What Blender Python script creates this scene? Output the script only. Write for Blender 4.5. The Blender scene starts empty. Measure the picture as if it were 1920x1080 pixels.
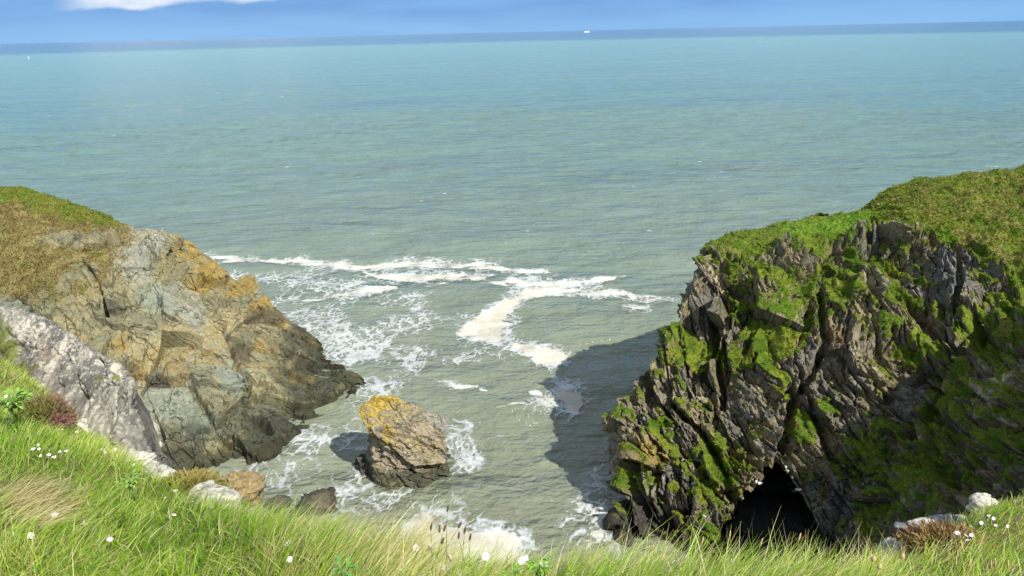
import bpy, math, random
import numpy as np
from mathutils import Matrix, Vector

random.seed(7)
rng = np.random.default_rng(7)
S = bpy.context.scene
COL = S.collection
R = math.radians

# ------------------------------------------------------------------ camera
CAM = np.array([0.0, 0.0, 40.0])
PITCH, ROLL, FOC = R(19.09), R(-1.31), 1387.0
cd = bpy.data.cameras.new('camera')
cd.sensor_width = 36.0
cd.lens = 36.0 * FOC / 1920.0
cd.clip_start, cd.clip_end = 0.05, 200000.0
cam = bpy.data.objects.new('camera', cd)
COL.objects.link(cam)
MAT = Matrix.Rotation(R(90) - PITCH, 3, 'X') @ Matrix.Rotation(ROLL, 3, 'Z')
cam.matrix_world = Matrix.Translation(CAM) @ MAT.to_4x4()
S.camera = cam
CM = np.array(MAT)

# ------------------------------------------------------------------ light
SUN_EL, SUN_AZ = R(44.0), R(139.0)          # azimuth clockwise from +Y
sund = np.array([math.sin(SUN_AZ) * math.cos(SUN_EL), math.cos(SUN_AZ) * math.cos(SUN_EL), math.sin(SUN_EL)])
sl = bpy.data.lights.new('sun', 'SUN')
sl.energy, sl.angle, sl.color = 5.0, R(0.53), (1.0, 0.95, 0.85)
sun = bpy.data.objects.new('sun', sl)
COL.objects.link(sun)
sun.rotation_euler = Vector(sund).to_track_quat('Z', 'Y').to_euler()
sun.location = (40, -50, 120)

W = bpy.data.worlds.new('World')
S.world = W
W.use_nodes = True
nt = W.node_tree
nt.nodes.clear()


def N(nt, kind, **kw):
    n = nt.nodes.new(kind)
    for k, v in kw.items():
        if k in n.inputs.keys():
            n.inputs[k].default_value = v
        else:
            setattr(n, k, v)
    return n


def MATH(nt, op, a, b=None, clamp=False):
    n = nt.nodes.new('ShaderNodeMath')
    n.operation, n.use_clamp = op, clamp
    for i, x in enumerate((a, b)):
        if x is None:
            continue
        if isinstance(x, (int, float)):
            n.inputs[i].default_value = x
        else:
            nt.links.new(x, n.inputs[i])
    return n.outputs[0]


def MR(nt, x, a, b, c=0.0, d=1.0, smooth=True):
    n = nt.nodes.new('ShaderNodeMapRange')
    n.interpolation_type = 'SMOOTHSTEP' if smooth else 'LINEAR'
    nt.links.new(x, n.inputs[0])
    for i, v in enumerate((a, b, c, d)):
        n.inputs[1 + i].default_value = v
    return n.outputs[0]


def MIX(nt, f, a, b, mode='MIX'):
    n = nt.nodes.new('ShaderNodeMix')
    n.data_type, n.blend_type = 'RGBA', mode
    for s, x in ((0, f), (6, a), (7, b)):
        if isinstance(x, (int, float)):
            n.inputs[s].default_value = x
        elif isinstance(x, tuple):
            n.inputs[s].default_value = x if len(x) == 4 else (*x, 1.0)
        else:
            nt.links.new(x, n.inputs[s])
    return n.outputs[2]


SKY_STRENGTH = 0.09
sky = N(nt, 'ShaderNodeTexSky', sky_type='NISHITA', sun_disc=False, sun_elevation=SUN_EL, sun_rotation=SUN_AZ,
        altitude=40.0, air_density=1.0, dust_density=0.3, ozone_density=2.0)
tc = N(nt, 'ShaderNodeTexCoord')
sep = N(nt, 'ShaderNodeSeparateXYZ')
nt.links.new(tc.outputs['Generated'], sep.inputs[0])
zz = sep.outputs[2]
# a far bank of blue-grey rain cloud low over the sea
mp = N(nt, 'ShaderNodeMapping')
mp.inputs['Scale'].default_value = (2.2, 2.2, 16.0)
nt.links.new(tc.outputs['Generated'], mp.inputs[0])
nb = N(nt, 'ShaderNodeTexNoise', Scale=1.6, Detail=5.0, Roughness=0.5)
nt.links.new(mp.outputs[0], nb.inputs['Vector'])
bank = MR(nt, MATH(nt, 'ADD', zz, MATH(nt, 'MULTIPLY', MATH(nt, 'SUBTRACT', nb.outputs[0], 0.5), 0.05)), 0.045, 0.16, 0.92, 0.0)
bcol = MIX(nt, MR(nt, nb.outputs[0], 0.35, 0.68), (1.1, 2.9, 6.4), (1.7, 3.9, 7.5))
bcol = MIX(nt, MR(nt, zz, 0.0, 0.035, 0.55, 0.0), bcol, (2.4, 5.1, 8.5))
c1 = MIX(nt, bank, sky.outputs[0], bcol)
# white cumulus tops at the upper left
mp2 = N(nt, 'ShaderNodeMapping')
mp2.inputs['Scale'].default_value = (10.0, 10.0, 26.0)
nt.links.new(tc.outputs['Generated'], mp2.inputs[0])
nc = N(nt, 'ShaderNodeTexNoise', Scale=1.3, Detail=7.0, Roughness=0.55)
nt.links.new(mp2.outputs[0], nc.inputs['Vector'])
xx = sep.outputs[0]
base = MATH(nt, 'SUBTRACT', zz, MATH(nt, 'MULTIPLY', MATH(nt, 'ADD', xx, 0.5), 0.066))
base = MATH(nt, 'ADD', base, MATH(nt, 'MULTIPLY', MATH(nt, 'SUBTRACT', nc.outputs[0], 0.5), 0.022))
cl = MR(nt, base, 0.0265, 0.0330)
cl = MATH(nt, 'MULTIPLY', cl, MR(nt, xx, -0.50, -0.455))
cl = MATH(nt, 'MULTIPLY', cl, MR(nt, MATH(nt, 'ADD', xx, MATH(nt, 'MULTIPLY', nc.outputs[0], 0.06)), -0.22, -0.19, 1.0, 0.0))
cl = MATH(nt, 'MULTIPLY', cl, MR(nt, zz, 0.055, 0.072, 1.0, 0.0))
ccol = MIX(nt, MR(nt, nc.outputs[0], 0.35, 0.7), (5.2, 6.4, 8.2), (8.8, 9.0, 9.3))
c2 = MIX(nt, MATH(nt, 'MULTIPLY', cl, 0.92), c1, ccol)
mp3 = N(nt, 'ShaderNodeMapping')
mp3.inputs['Scale'].default_value = (1.6, 1.6, 3.4)
nt.links.new(tc.outputs['Generated'], mp3.inputs[0])
nh = N(nt, 'ShaderNodeTexNoise', Scale=1.5, Detail=6.0, Roughness=0.55)
nt.links.new(mp3.outputs[0], nh.inputs['Vector'])
hi = MATH(nt, 'MULTIPLY', MR(nt, nh.outputs[0], 0.40, 0.62), MR(nt, zz, 0.05, 0.16))
c2 = MIX(nt, MATH(nt, 'MULTIPLY', hi, 0.75), c2, (8.2, 8.8, 9.4))
bg = N(nt, 'ShaderNodeBackground', Strength=SKY_STRENGTH)
nt.links.new(c2, bg.inputs[0])
wo = N(nt, 'ShaderNodeOutputWorld')
nt.links.new(bg.outputs[0], wo.inputs[0])

S.view_settings.view_transform = 'Standard'
S.view_settings.look = 'None'
S.view_settings.exposure = 0.36
S.view_settings.gamma = 1.0
S.cycles.max_bounces = 6
S.cycles.transparent_max_bounces = 8


# ------------------------------------------------------------------ numpy helpers
def ray(u, v):
    d = np.stack([(np.asarray(u, float) - 960) / FOC, -(np.asarray(v, float) - 540) / FOC, -np.ones_like(np.asarray(u, float))], -1)
    return d @ CM.T


def at(u, v, Y=None, z=None):
    """place on the coast surveyed from the photograph: bearing (u, v) at a distance Y north or on height z"""
    d = ray(u, v)
    t = (Y / d[1]) if Y is not None else (z - CAM[2]) / d[2]
    return CAM + d * t


def chart(p):
    """survey coordinates of points: the same bearings, for looking up surface cover"""
    q = (p - CAM) @ CM
    w = np.minimum(q[..., 2], -0.05)
    return 960 + FOC * q[..., 0] / -w, 540 - FOC * q[..., 1] / -w


def h3(ix, iy, iz, seed):
    a = (ix.astype(np.uint32) * np.uint32(374761393)) ^ (iy.astype(np.uint32) * np.uint32(668265263)) ^ \
        (iz.astype(np.uint32) * np.uint32(2147483647)) + np.uint32((seed * 974711 + 1013) & 0xFFFFFFFF)
    a = (a ^ (a >> np.uint32(13))) * np.uint32(1274126177)
    a = (a ^ (a >> np.uint32(16))) * np.uint32(2246822519)
    return a ^ (a >> np.uint32(15))


def vnoise(p, seed=0):
    f = np.floor(p)
    t = (p - f).astype(np.float32)
    t = t * t * t * (t * (t * 6 - 15) + 10)
    i = f.astype(np.int64)
    out = 0
    for dx in (0, 1):
        wx = t[..., 0] if dx else 1 - t[..., 0]
        for dy in (0, 1):
            wy = t[..., 1] if dy else 1 - t[..., 1]
            for dz in (0, 1):
                wz = t[..., 2] if dz else 1 - t[..., 2]
                out = out + wx * wy * wz * (h3(i[..., 0] + dx, i[..., 1] + dy, i[..., 2] + dz, seed).astype(np.float32) / 4294967295.0)
    return out * 2 - 1


def fbm(p, seed=0, octv=4, gain=0.5, ridged=False):
    a, s, tot = 1.0, 0, 0
    q = p
    for k in range(octv):
        n = vnoise(q, seed + k * 17)
        if ridged:
            n = 1 - 2 * np.abs(n)
        s = s + a * n
        tot += a
        a *= gain
        q = q * 2.03 + 11.7
    return s / tot


def cell(p, seed=0):
    """nearest jittered lattice point: random id (3 values), offset, F1, F2"""
    f = np.floor(p).astype(np.int64)
    n = p.shape[:-1]
    b1 = np.full(n, 9e9, np.float32)
    b2 = np.full(n, 9e9, np.float32)
    ci = np.zeros(n, np.uint32)
    off = np.zeros(p.shape, np.float32)
    for dx in (-1, 0, 1):
        for dy in (-1, 0, 1):
            for dz in (-1, 0, 1):
                i, j, k = f[..., 0] + dx, f[..., 1] + dy, f[..., 2] + dz
                h = h3(i, j, k, seed)
                jx = (h & np.uint32(1023)).astype(np.float32) / 1023
                jy = ((h >> np.uint32(10)) & np.uint32(1023)).astype(np.float32) / 1023
                jz = ((h >> np.uint32(20)) & np.uint32(1023)).astype(np.float32) / 1023
                o = np.stack([p[..., 0] - i - jx, p[..., 1] - j - jy, p[..., 2] - k - jz], -1).astype(np.float32)
                d = (o * o).sum(-1)
                m = d < b1
                b2 = np.where(m, b1, np.minimum(b2, d))
                b1 = np.where(m, d, b1)
                ci = np.where(m, h, ci)
                off[m] = o[m]
    r = [(((ci * np.uint32(k)) ^ ((ci * np.uint32(k)) >> np.uint32(15))) & np.uint32(65535)).astype(np.float32) / 65535
         for k in (2654435761, 1597334677, 3812015801)]
    return np.stack(r, -1), off, np.sqrt(b1), np.sqrt(b2)


def blocks(p, L, ax, stretch, seed, tilt=0.8):
    """broken rock: every block of the lattice has its own height and tilted face; also block edges and id"""
    q = (p @ ax) / (L * np.array(stretch))
    r, o, f1, f2 = cell(q, seed)
    hh = (r[..., 0] - 0.5) + tilt * ((r - 0.5) * o).sum(-1) * 1.6
    return hh, f2 - f1, r


def sstep(x, a, b):
    t = np.clip((x - a) / (b - a), 0, 1)
    return t * t * (3 - 2 * t)


def lerp(a, b, t):
    t = np.asarray(t)[..., None]
    return a * (1 - t) + b * t


def poly_dist(u, v, pts):
    """signed distance to a closed outline, positive inside"""
    pts = np.array(pts, float)
    d = np.full(np.shape(u), 1e9)
    ins = np.zeros(np.shape(u), bool)
    n = len(pts)
    for i in range(n):
        ax_, ay = pts[i]
        bx, by = pts[(i + 1) % n]
        ex, ey = bx - ax_, by - ay
        t = np.clip(((u - ax_) * ex + (v - ay) * ey) / (ex * ex + ey * ey + 1e-9), 0, 1)
        d = np.minimum(d, np.hypot(u - ax_ - t * ex, v - ay - t * ey))
        c = ((ay > v) != (by > v)) & (u < (bx - ax_) * (v - ay) / (by - ay + 1e-12) + ax_)
        ins ^= c
    return np.where(ins, d, -d)


def line_dist(u, v, pts):
    """1 on the centre of a stroke of varying half width, 0 at its rim, falling below outside"""
    best = np.full(np.shape(u), -9.0)
    for (x0, y0, w0), (x1, y1, w1) in zip(pts[:-1], pts[1:]):
        ex, ey = x1 - x0, y1 - y0
        t = np.clip(((u - x0) * ex + (v - y0) * ey) / (ex * ex + ey * ey + 1e-9), 0, 1)
        d = np.hypot(u - x0 - t * ex, v - y0 - t * ey)
        best = np.maximum(best, 1 - d / (w0 + (w1 - w0) * t))
    return best


def blobs(u, v, lst):
    g = np.full(np.shape(u), -9.0)
    for x, y, a, b in lst:
        g = np.maximum(g, 1 - np.hypot((u - x) / a, (v - y) / b))
    return g


def catmull(P, counts, k=0.8):
    """P (n, ..., 3) along axis 0 -> dense; counts per segment; tangents follow the spacing of the rows"""
    n = P.shape[0]
    ln = np.linalg.norm(np.diff(P, axis=0), axis=-1)
    ln = np.maximum(ln, 1e-4)[..., None]
    vel = np.diff(P, axis=0) / ln
    tan = np.concatenate([vel[:1], (vel[:-1] * ln[1:] + vel[1:] * ln[:-1]) / (ln[1:] + ln[:-1]), vel[-1:]], 0)
    out = []
    for i in range(n - 1):
        p1, p2 = P[i], P[i + 1]
        t = np.linspace(0, 1, counts[i], endpoint=False).reshape((-1,) + (1,) * (P.ndim - 1))
        m1, m2 = k * tan[i] * ln[i], k * tan[i + 1] * ln[i]
        out.append((2 * t**3 - 3 * t**2 + 1) * p1 + (t**3 - 2 * t**2 + t) * m1 + (-2 * t**3 + 3 * t**2) * p2 + (t**3 - t**2) * m2)
    out.append(P[-1:])
    return np.concatenate(out, 0)


def dense(ctrl, res_r, res_c):
    """control grid -> dense grid; res lists give the spacing (m) in each segment"""
    ctrl = np.array(ctrl, float)
    lr = np.linalg.norm(np.diff(ctrl, axis=0), axis=-1)
    lc = np.linalg.norm(np.diff(ctrl, axis=1), axis=-1)
    nr = [max(3, int(round(np.percentile(lr[i], 70) / res_r[i]))) for i in range(lr.shape[0])]
    ncn = [max(3, int(round(np.percentile(lc[:, j], 70) / res_c[j]))) for j in range(lc.shape[1])]
    g = catmull(ctrl, nr)
    g = catmull(np.swapaxes(g, 0, 1), ncn)
    return np.swapaxes(g, 0, 1)


def grid_normals(g):
    n = np.cross(np.gradient(g, axis=1), np.gradient(g, axis=0))
    return n / (np.linalg.norm(n, axis=-1, keepdims=True) + 1e-9)


def mesh_np(name, verts, quads, mat, col=None, parent=None, attrs=None, smooth=True):
    verts = np.asarray(verts, np.float32).reshape(-1, 3)
    quads = np.asarray(quads, np.int32)
    k = quads.shape[1]
    me = bpy.data.meshes.new(name)
    me.vertices.add(len(verts))
    me.vertices.foreach_set('co', verts.ravel())
    me.loops.add(quads.size)
    me.loops.foreach_set('vertex_index', quads.ravel())
    me.polygons.add(len(quads))
    me.polygons.foreach_set('loop_start', np.arange(0, quads.size, k, dtype=np.int32))
    me.polygons.foreach_set('use_smooth', np.full(len(quads), smooth) if isinstance(smooth, bool) else smooth)
    if col is not None:
        a = me.attributes.new('Col', 'FLOAT_COLOR', 'POINT')
        c = np.ones((len(verts), 4), np.float32)
        c[:, :3] = np.clip(np.asarray(col).reshape(-1, 3), 0.0, 1.0)
        a.data.foreach_set('color', c.ravel())
    for nm, v in (attrs or {}).items():
        a = me.attributes.new(nm, 'FLOAT', 'POINT')
        a.data.foreach_set('value', np.asarray(v, np.float32).ravel())
    me.update(calc_edges=True)
    me.materials.append(mat)
    o = bpy.data.objects.new(name, me)
    COL.objects.link(o)
    if parent is not None:
        o.parent = parent
    return o


def grid_quads(nr, ncn, wrap=False):
    i = np.arange(nr - 1)[:, None] * ncn
    j = np.arange(ncn if wrap else ncn - 1)[None, :]
    j2 = (j + 1) % ncn
    return np.stack([i + j, i + j2, i + ncn + j2, i + ncn + j], -1).reshape(-1, 4)


def tag(o, label=None, cat=None, group=None, kind=None):
    for k, v in (('label', label), ('category', cat), ('group', group), ('kind', kind)):
        if v:
            o[k] = v
    return o


# ------------------------------------------------------------------ materials
def new_mat(name):
    m = bpy.data.materials.new(name)
    m.use_nodes = True
    m.node_tree.nodes.clear()
    out = m.node_tree.nodes.new('ShaderNodeOutputMaterial')
    return m, m.node_tree, out


def mat_ground(name, rough=0.9, fine=6.0, bump=0.12, contrast=0.5, joints=None):
    """surface whose mineral or plant colour varies with the Col attribute, broken up by fine noise and bump;
    joints = (rotation, stretch, scale) of the cracks in the bare rock, their dark soil and crevice shade painted into the colour"""
    m, nt, out = new_mat(name)
    at_ = N(nt, 'ShaderNodeAttribute', attribute_name='Col')
    tc = N(nt, 'ShaderNodeTexCoord')
    n1 = N(nt, 'ShaderNodeTexNoise', Scale=fine, Detail=6.0, Roughness=0.68)
    nt.links.new(tc.outputs['Object'], n1.inputs['Vector'])
    n2 = N(nt, 'ShaderNodeTexNoise', Scale=fine * 0.27, Detail=4.0, Roughness=0.6)
    nt.links.new(tc.outputs['Object'], n2.inputs['Vector'])
    k = MATH(nt, 'ADD', MATH(nt, 'MULTIPLY', n1.outputs[0], 0.65), MATH(nt, 'MULTIPLY', n2.outputs[0], 0.35))
    f = MR(nt, k, 0.3, 0.7, 1.0 - contrast, 1.0 + contrast, False)
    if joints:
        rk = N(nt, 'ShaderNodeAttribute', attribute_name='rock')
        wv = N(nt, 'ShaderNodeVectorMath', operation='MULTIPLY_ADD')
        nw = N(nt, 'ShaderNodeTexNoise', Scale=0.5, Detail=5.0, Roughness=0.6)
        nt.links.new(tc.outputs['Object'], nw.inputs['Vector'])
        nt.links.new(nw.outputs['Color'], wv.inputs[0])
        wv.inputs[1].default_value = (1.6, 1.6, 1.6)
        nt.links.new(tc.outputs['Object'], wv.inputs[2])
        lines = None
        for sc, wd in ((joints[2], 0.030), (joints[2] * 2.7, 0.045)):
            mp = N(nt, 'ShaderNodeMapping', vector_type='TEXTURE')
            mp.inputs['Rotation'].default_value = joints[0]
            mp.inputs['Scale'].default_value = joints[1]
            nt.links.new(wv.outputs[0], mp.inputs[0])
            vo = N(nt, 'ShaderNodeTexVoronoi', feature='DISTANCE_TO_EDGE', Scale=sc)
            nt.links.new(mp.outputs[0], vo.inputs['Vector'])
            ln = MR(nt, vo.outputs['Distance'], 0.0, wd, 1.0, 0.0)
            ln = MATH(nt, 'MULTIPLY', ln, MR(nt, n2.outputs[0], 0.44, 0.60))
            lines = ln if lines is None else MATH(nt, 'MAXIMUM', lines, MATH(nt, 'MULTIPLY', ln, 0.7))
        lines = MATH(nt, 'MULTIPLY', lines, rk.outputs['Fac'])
        f = MATH(nt, 'MULTIPLY', f, MR(nt, lines, 0.0, 1.0, 1.0, joints[3], False))  # crack lines darken the colour: dark soil plus painted crevice shade
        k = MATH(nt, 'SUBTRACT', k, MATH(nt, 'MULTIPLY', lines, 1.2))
    v = N(nt, 'ShaderNodeVectorMath', operation='SCALE')
    nt.links.new(at_.outputs['Color'], v.inputs[0])
    nt.links.new(f, v.inputs['Scale'])
    b = N(nt, 'ShaderNodeBump', Strength=1.0, Distance=bump)
    nt.links.new(k, b.inputs['Height'])
    p = N(nt, 'ShaderNodeBsdfPrincipled', Roughness=rough)
    p.inputs['Specular IOR Level'].default_value = 0.25
    nt.links.new(v.outputs[0], p.inputs['Base Color'])
    nt.links.new(b.outputs[0], p.inputs['Normal'])
    nt.links.new(p.outputs[0], out.inputs[0])
    return m


def mat_blade(name, trans=0.42):
    m, nt, out = new_mat(name)
    at_ = N(nt, 'ShaderNodeAttribute', attribute_name='Col')
    d = N(nt, 'ShaderNodeBsdfPrincipled', Roughness=0.55)
    d.inputs['Specular IOR Level'].default_value = 0.3
    t = N(nt, 'ShaderNodeBsdfTranslucent')
    mx = N(nt, 'ShaderNodeMixShader', Fac=trans)
    nt.links.new(at_.outputs['Color'], d.inputs['Base Color'])
    nt.links.new(at_.outputs['Color'], t.inputs['Color'])
    nt.links.new(d.outputs[0], mx.inputs[1])
    nt.links.new(t.outputs[0], mx.inputs[2])
    nt.links.new(mx.outputs[0], out.inputs[0])
    return m


def mat_plain(name, col, rough=0.6, noise=0.15, scale=8.0):
    m, nt, out = new_mat(name)
    tc = N(nt, 'ShaderNodeTexCoord')
    n1 = N(nt, 'ShaderNodeTexNoise', Scale=scale, Detail=4.0)
    nt.links.new(tc.outputs['Object'], n1.inputs['Vector'])
    lo = tuple(c * (1 - noise) for c in col)
    hi = tuple(min(1, c * (1 + noise)) for c in col)
    c = MIX(nt, MR(nt, n1.outputs[0], 0.3, 0.7), lo, hi)
    p = N(nt, 'ShaderNodeBsdfPrincipled', Roughness=rough)
    nt.links.new(c, p.inputs['Base Color'])
    nt.links.new(p.outputs[0], out.inputs[0])
    return m


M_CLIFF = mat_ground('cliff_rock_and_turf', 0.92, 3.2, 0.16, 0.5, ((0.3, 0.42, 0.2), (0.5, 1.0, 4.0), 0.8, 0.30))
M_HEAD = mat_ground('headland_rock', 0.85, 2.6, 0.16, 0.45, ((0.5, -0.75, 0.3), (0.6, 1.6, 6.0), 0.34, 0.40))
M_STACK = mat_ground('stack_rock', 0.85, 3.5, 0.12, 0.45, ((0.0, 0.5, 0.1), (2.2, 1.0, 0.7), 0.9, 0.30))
M_NEAR = mat_ground('near_rock', 0.9, 22.0, 0.02, 0.5)
M_SOIL = mat_ground('turf_soil', 0.95, 30.0, 0.03, 0.5)
M_BLADE = mat_blade('grass_blade')


def mat_sea():
    m, nt, out = new_mat('sea_water')
    geo = N(nt, 'ShaderNodeNewGeometry')
    sp = N(nt, 'ShaderNodeSeparateXYZ')
    nt.links.new(geo.outputs['Position'], sp.inputs[0])
    x, y = sp.outputs[0], sp.outputs[1]
    # silt near the shore, greener out at sea, far blue from deeper water and painted cloud shadow
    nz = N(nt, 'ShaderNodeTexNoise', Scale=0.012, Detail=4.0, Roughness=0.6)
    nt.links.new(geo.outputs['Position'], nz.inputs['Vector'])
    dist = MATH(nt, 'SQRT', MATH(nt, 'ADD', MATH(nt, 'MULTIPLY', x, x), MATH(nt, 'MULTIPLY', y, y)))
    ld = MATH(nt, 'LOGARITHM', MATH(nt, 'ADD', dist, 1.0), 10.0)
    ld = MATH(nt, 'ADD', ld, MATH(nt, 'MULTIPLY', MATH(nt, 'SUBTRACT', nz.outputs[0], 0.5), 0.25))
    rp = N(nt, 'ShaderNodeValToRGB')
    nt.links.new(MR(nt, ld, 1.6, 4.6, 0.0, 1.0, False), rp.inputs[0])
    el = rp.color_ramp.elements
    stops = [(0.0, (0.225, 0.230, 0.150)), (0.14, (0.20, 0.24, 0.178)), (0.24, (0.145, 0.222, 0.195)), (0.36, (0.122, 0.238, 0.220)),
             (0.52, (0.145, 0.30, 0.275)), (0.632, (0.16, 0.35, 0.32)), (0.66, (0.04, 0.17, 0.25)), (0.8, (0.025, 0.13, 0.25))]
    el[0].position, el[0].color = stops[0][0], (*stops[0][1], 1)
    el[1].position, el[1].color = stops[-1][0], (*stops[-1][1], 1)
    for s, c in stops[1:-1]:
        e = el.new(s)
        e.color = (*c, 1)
    # waves: three scales of wind chop, crests across the line of sight
    hs = []
    for sc, st, amp in ((0.009, (0.35, 1.0, 1.0), 6.0), (0.034, (0.4, 1.0, 1.0), 1.7), (0.12, (0.45, 1.0, 1.0), 0.60), (0.5, (0.5, 1.0, 1.0), 0.32), (1.8, (0.6, 1.0, 1.0), 0.10)):
        mp = N(nt, 'ShaderNodeMapping')
        mp.inputs['Scale'].default_value = st
        mp.inputs['Rotation'].default_value = (0, 0, 0.12 + sc)
        nt.links.new(geo.outputs['Position'], mp.inputs[0])
        n = N(nt, 'ShaderNodeTexNoise', Scale=sc, Detail=4.0, Roughness=0.55)
        nt.links.new(mp.outputs[0], n.inputs['Vector'])
        hs.append(MATH(nt, 'MULTIPLY', n.outputs[0], amp))
    h = hs[0]
    for x_ in hs[1:]:
        h = MATH(nt, 'ADD', h, x_)
    b = N(nt, 'ShaderNodeBump', Strength=1.0, Distance=3.3)
    nt.links.new(h, b.inputs['Height'])
    p = N(nt, 'ShaderNodeBsdfPrincipled', Roughness=0.12, IOR=1.333)
    mq = N(nt, 'ShaderNodeMapping')
    mq.inputs['Scale'].default_value = (0.5, 1.0, 1.0)
    nt.links.new(geo.outputs['Position'], mq.inputs[0])
    nq = N(nt, 'ShaderNodeTexNoise', Scale=0.16, Detail=6.0, Roughness=0.65)
    nt.links.new(mq.outputs[0], nq.inputs['Vector'])
    vq = N(nt, 'ShaderNodeVectorMath', operation='SCALE')
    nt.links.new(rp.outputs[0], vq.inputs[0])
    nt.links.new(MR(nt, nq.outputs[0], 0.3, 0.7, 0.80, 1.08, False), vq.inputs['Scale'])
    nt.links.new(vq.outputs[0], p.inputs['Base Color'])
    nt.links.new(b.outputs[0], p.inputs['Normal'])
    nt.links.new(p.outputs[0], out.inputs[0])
    return m


def mat_foam():
    m, nt, out = new_mat('sea_foam')
    a = N(nt, 'ShaderNodeAttribute', attribute_name='alpha')
    c = N(nt, 'ShaderNodeAttribute', attribute_name='Col')
    geo = N(nt, 'ShaderNodeNewGeometry')
    n = N(nt, 'ShaderNodeTexNoise', Scale=2.5, Detail=6.0, Roughness=0.7)
    nt.links.new(geo.outputs['Position'], n.inputs['Vector'])
    f = MATH(nt, 'ADD', a.outputs['Fac'], MATH(nt, 'MULTIPLY', MATH(nt, 'SUBTRACT', n.outputs[0], 0.5), 0.9))
    f = MR(nt, f, 0.22, 1.0, 0.0, 0.95)
    v = N(nt, 'ShaderNodeVectorMath', operation='SCALE')
    nt.links.new(c.outputs['Color'], v.inputs[0])
    nt.links.new(MR(nt, n.outputs[0], 0.3, 0.7, 0.86, 1.04, False), v.inputs['Scale'])
    b = N(nt, 'ShaderNodeBump', Strength=0.6, Distance=0.12)
    nt.links.new(n.outputs[0], b.inputs['Height'])
    p = N(nt, 'ShaderNodeBsdfPrincipled', Roughness=0.8)
    nt.links.new(v.outputs[0], p.inputs['Base Color'])
    nt.links.new(b.outputs[0], p.inputs['Normal'])
    t = N(nt, 'ShaderNodeBsdfTransparent')
    mx = N(nt, 'ShaderNodeMixShader')
    nt.links.new(f, mx.inputs[0])
    nt.links.new(t.outputs[0], mx.inputs[1])
    nt.links.new(p.outputs[0], mx.inputs[2])
    nt.links.new(mx.outputs[0], out.inputs[0])
    return m


# ------------------------------------------------------------------ sea
def waves(x, y):
    d = np.hypot(x, y)
    far = np.clip((d - 60) / 250, 0, 1)
    p = np.stack([x, y, np.zeros_like(x)], -1)
    a = fbm(p * np.array([0.055, 0.11, 1]), 5, 2)
    b = fbm(p * np.array([0.16, 0.30, 1]) + 9, 6, 3)
    fade = np.clip(1.6 - d / 700, 0, 1)
    c = fbm(p * np.array([0.55, 0.95, 1]) + 5, 8, 2)
    return ((0.22 + 0.55 * far) * a + (0.20 + 0.30 * far) * b) * fade + 0.075 * c * np.clip(1.3 - d / 200, 0, 1)


rr = [22.0]
while rr[-1] < 420:
    rr.append(rr[-1] * 1.0045)
while rr[-1] < 120000:
    rr.append(rr[-1] * 1.03)
rr = np.array(rr)
th = np.linspace(R(-80), R(80), 760)
RR, TH = np.meshgrid(rr, th, indexing='ij')
sx, sy = RR * np.sin(TH), RR * np.cos(TH)
sea_v = np.stack([sx, sy, waves(sx, sy)], -1)
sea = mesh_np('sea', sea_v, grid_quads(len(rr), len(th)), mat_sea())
tag(sea, 'grey green sea reaching from the cove to the horizon', 'sea', kind='structure')

# ---- foam lying on the sea: rafts and lace
fx, fy = np.arange(-72, 40, 0.14), np.arange(40, 160, 0.26)
FX, FY = np.meshgrid(fx, fy)
fz = waves(FX, FY)
fp = np.stack([FX, FY, np.zeros_like(FX)], -1)
wp = fp + 1.6 * np.stack([fbm(fp * 0.25, 31, 3), fbm(fp * 0.25, 32, 3), 0 * FX], -1) + 0.5 * np.stack([fbm(fp * 1.1, 33, 2), fbm(fp * 1.1, 34, 2), 0 * FX], -1)
U, V = chart(wp * np.array([1, 1, 0]))
edge = fbm(fp * np.array([0.5, 0.4, 1]), 41, 5, 0.6)
solid = np.full(FX.shape, -9.0)
for st in (
    [(385, 481, 5), (440, 486, 7), (500, 489, 4), (570, 488, 7), (640, 498, 13), (700, 501, 9), (770, 494, 10), (830, 497, 10), (880, 496, 7), (920, 503, 10), (970, 510, 6), (1025, 508, 3)],
    [(640, 502, 4), (700, 515, 5), (755, 521, 13), (800, 522, 16), (870, 517, 8), (940, 528, 9), (1000, 531, 14), (1060, 534, 11), (1110, 530, 6), (1165, 522, 2)],
    [(570, 560, 3), (620, 556, 6), (690, 545, 9), (740, 540, 5)],
    [(1030, 547, 8), (1120, 549, 8), (1160, 555, 6), (1200, 562, 4), (1272, 567, 3)],
    [(1180, 578, 4), (1205, 578, 5)],
    [(930, 760, 2), (985, 757, 5), (1040, 752, 6)], [(995, 735, 3), (1020, 745, 9), (1060, 755, 14)],
    [(810, 708, 2), (840, 720, 6), (880, 718, 4), (905, 728, 3)],
    [(500, 832, 5), (540, 825, 8), (585, 812, 3)],
    [(835, 800, 9), (842, 792, 6)],
    [(672, 884, 3), (698, 913, 3), (760, 923, 2), (802, 919, 2)], [(1112, 900, 4), (1108, 960, 6), (1118, 1030, 8)],
):
    solid = np.maximum(solid, line_dist(U, V, st))
for pl, sc in (
    ([(848, 608), (880, 594), (930, 570), (965, 545), (1000, 533), (1050, 538), (1048, 553), (1000, 563), (966, 585), (948, 605), (956, 635), (935, 652), (890, 643), (853, 632)], 14),
    ([(945, 649), (975, 647), (1010, 652), (1082, 661), (1072, 674), (1040, 690), (1008, 690), (985, 670)], 10),
    ([(1030, 742), (1050, 726), (1088, 728), (1098, 750), (1086, 776), (1056, 768)], 13),
    ([(750, 1000), (790, 978), (806, 945), (838, 972), (870, 984), (905, 995), (955, 1012), (980, 1050), (900, 1100), (835, 1080), (815, 1015)], 16),
):
    solid = np.maximum(solid, poly_dist(U, V, pl) / sc + 0.30)
lace = np.full(FX.shape, -9.0)
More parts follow.
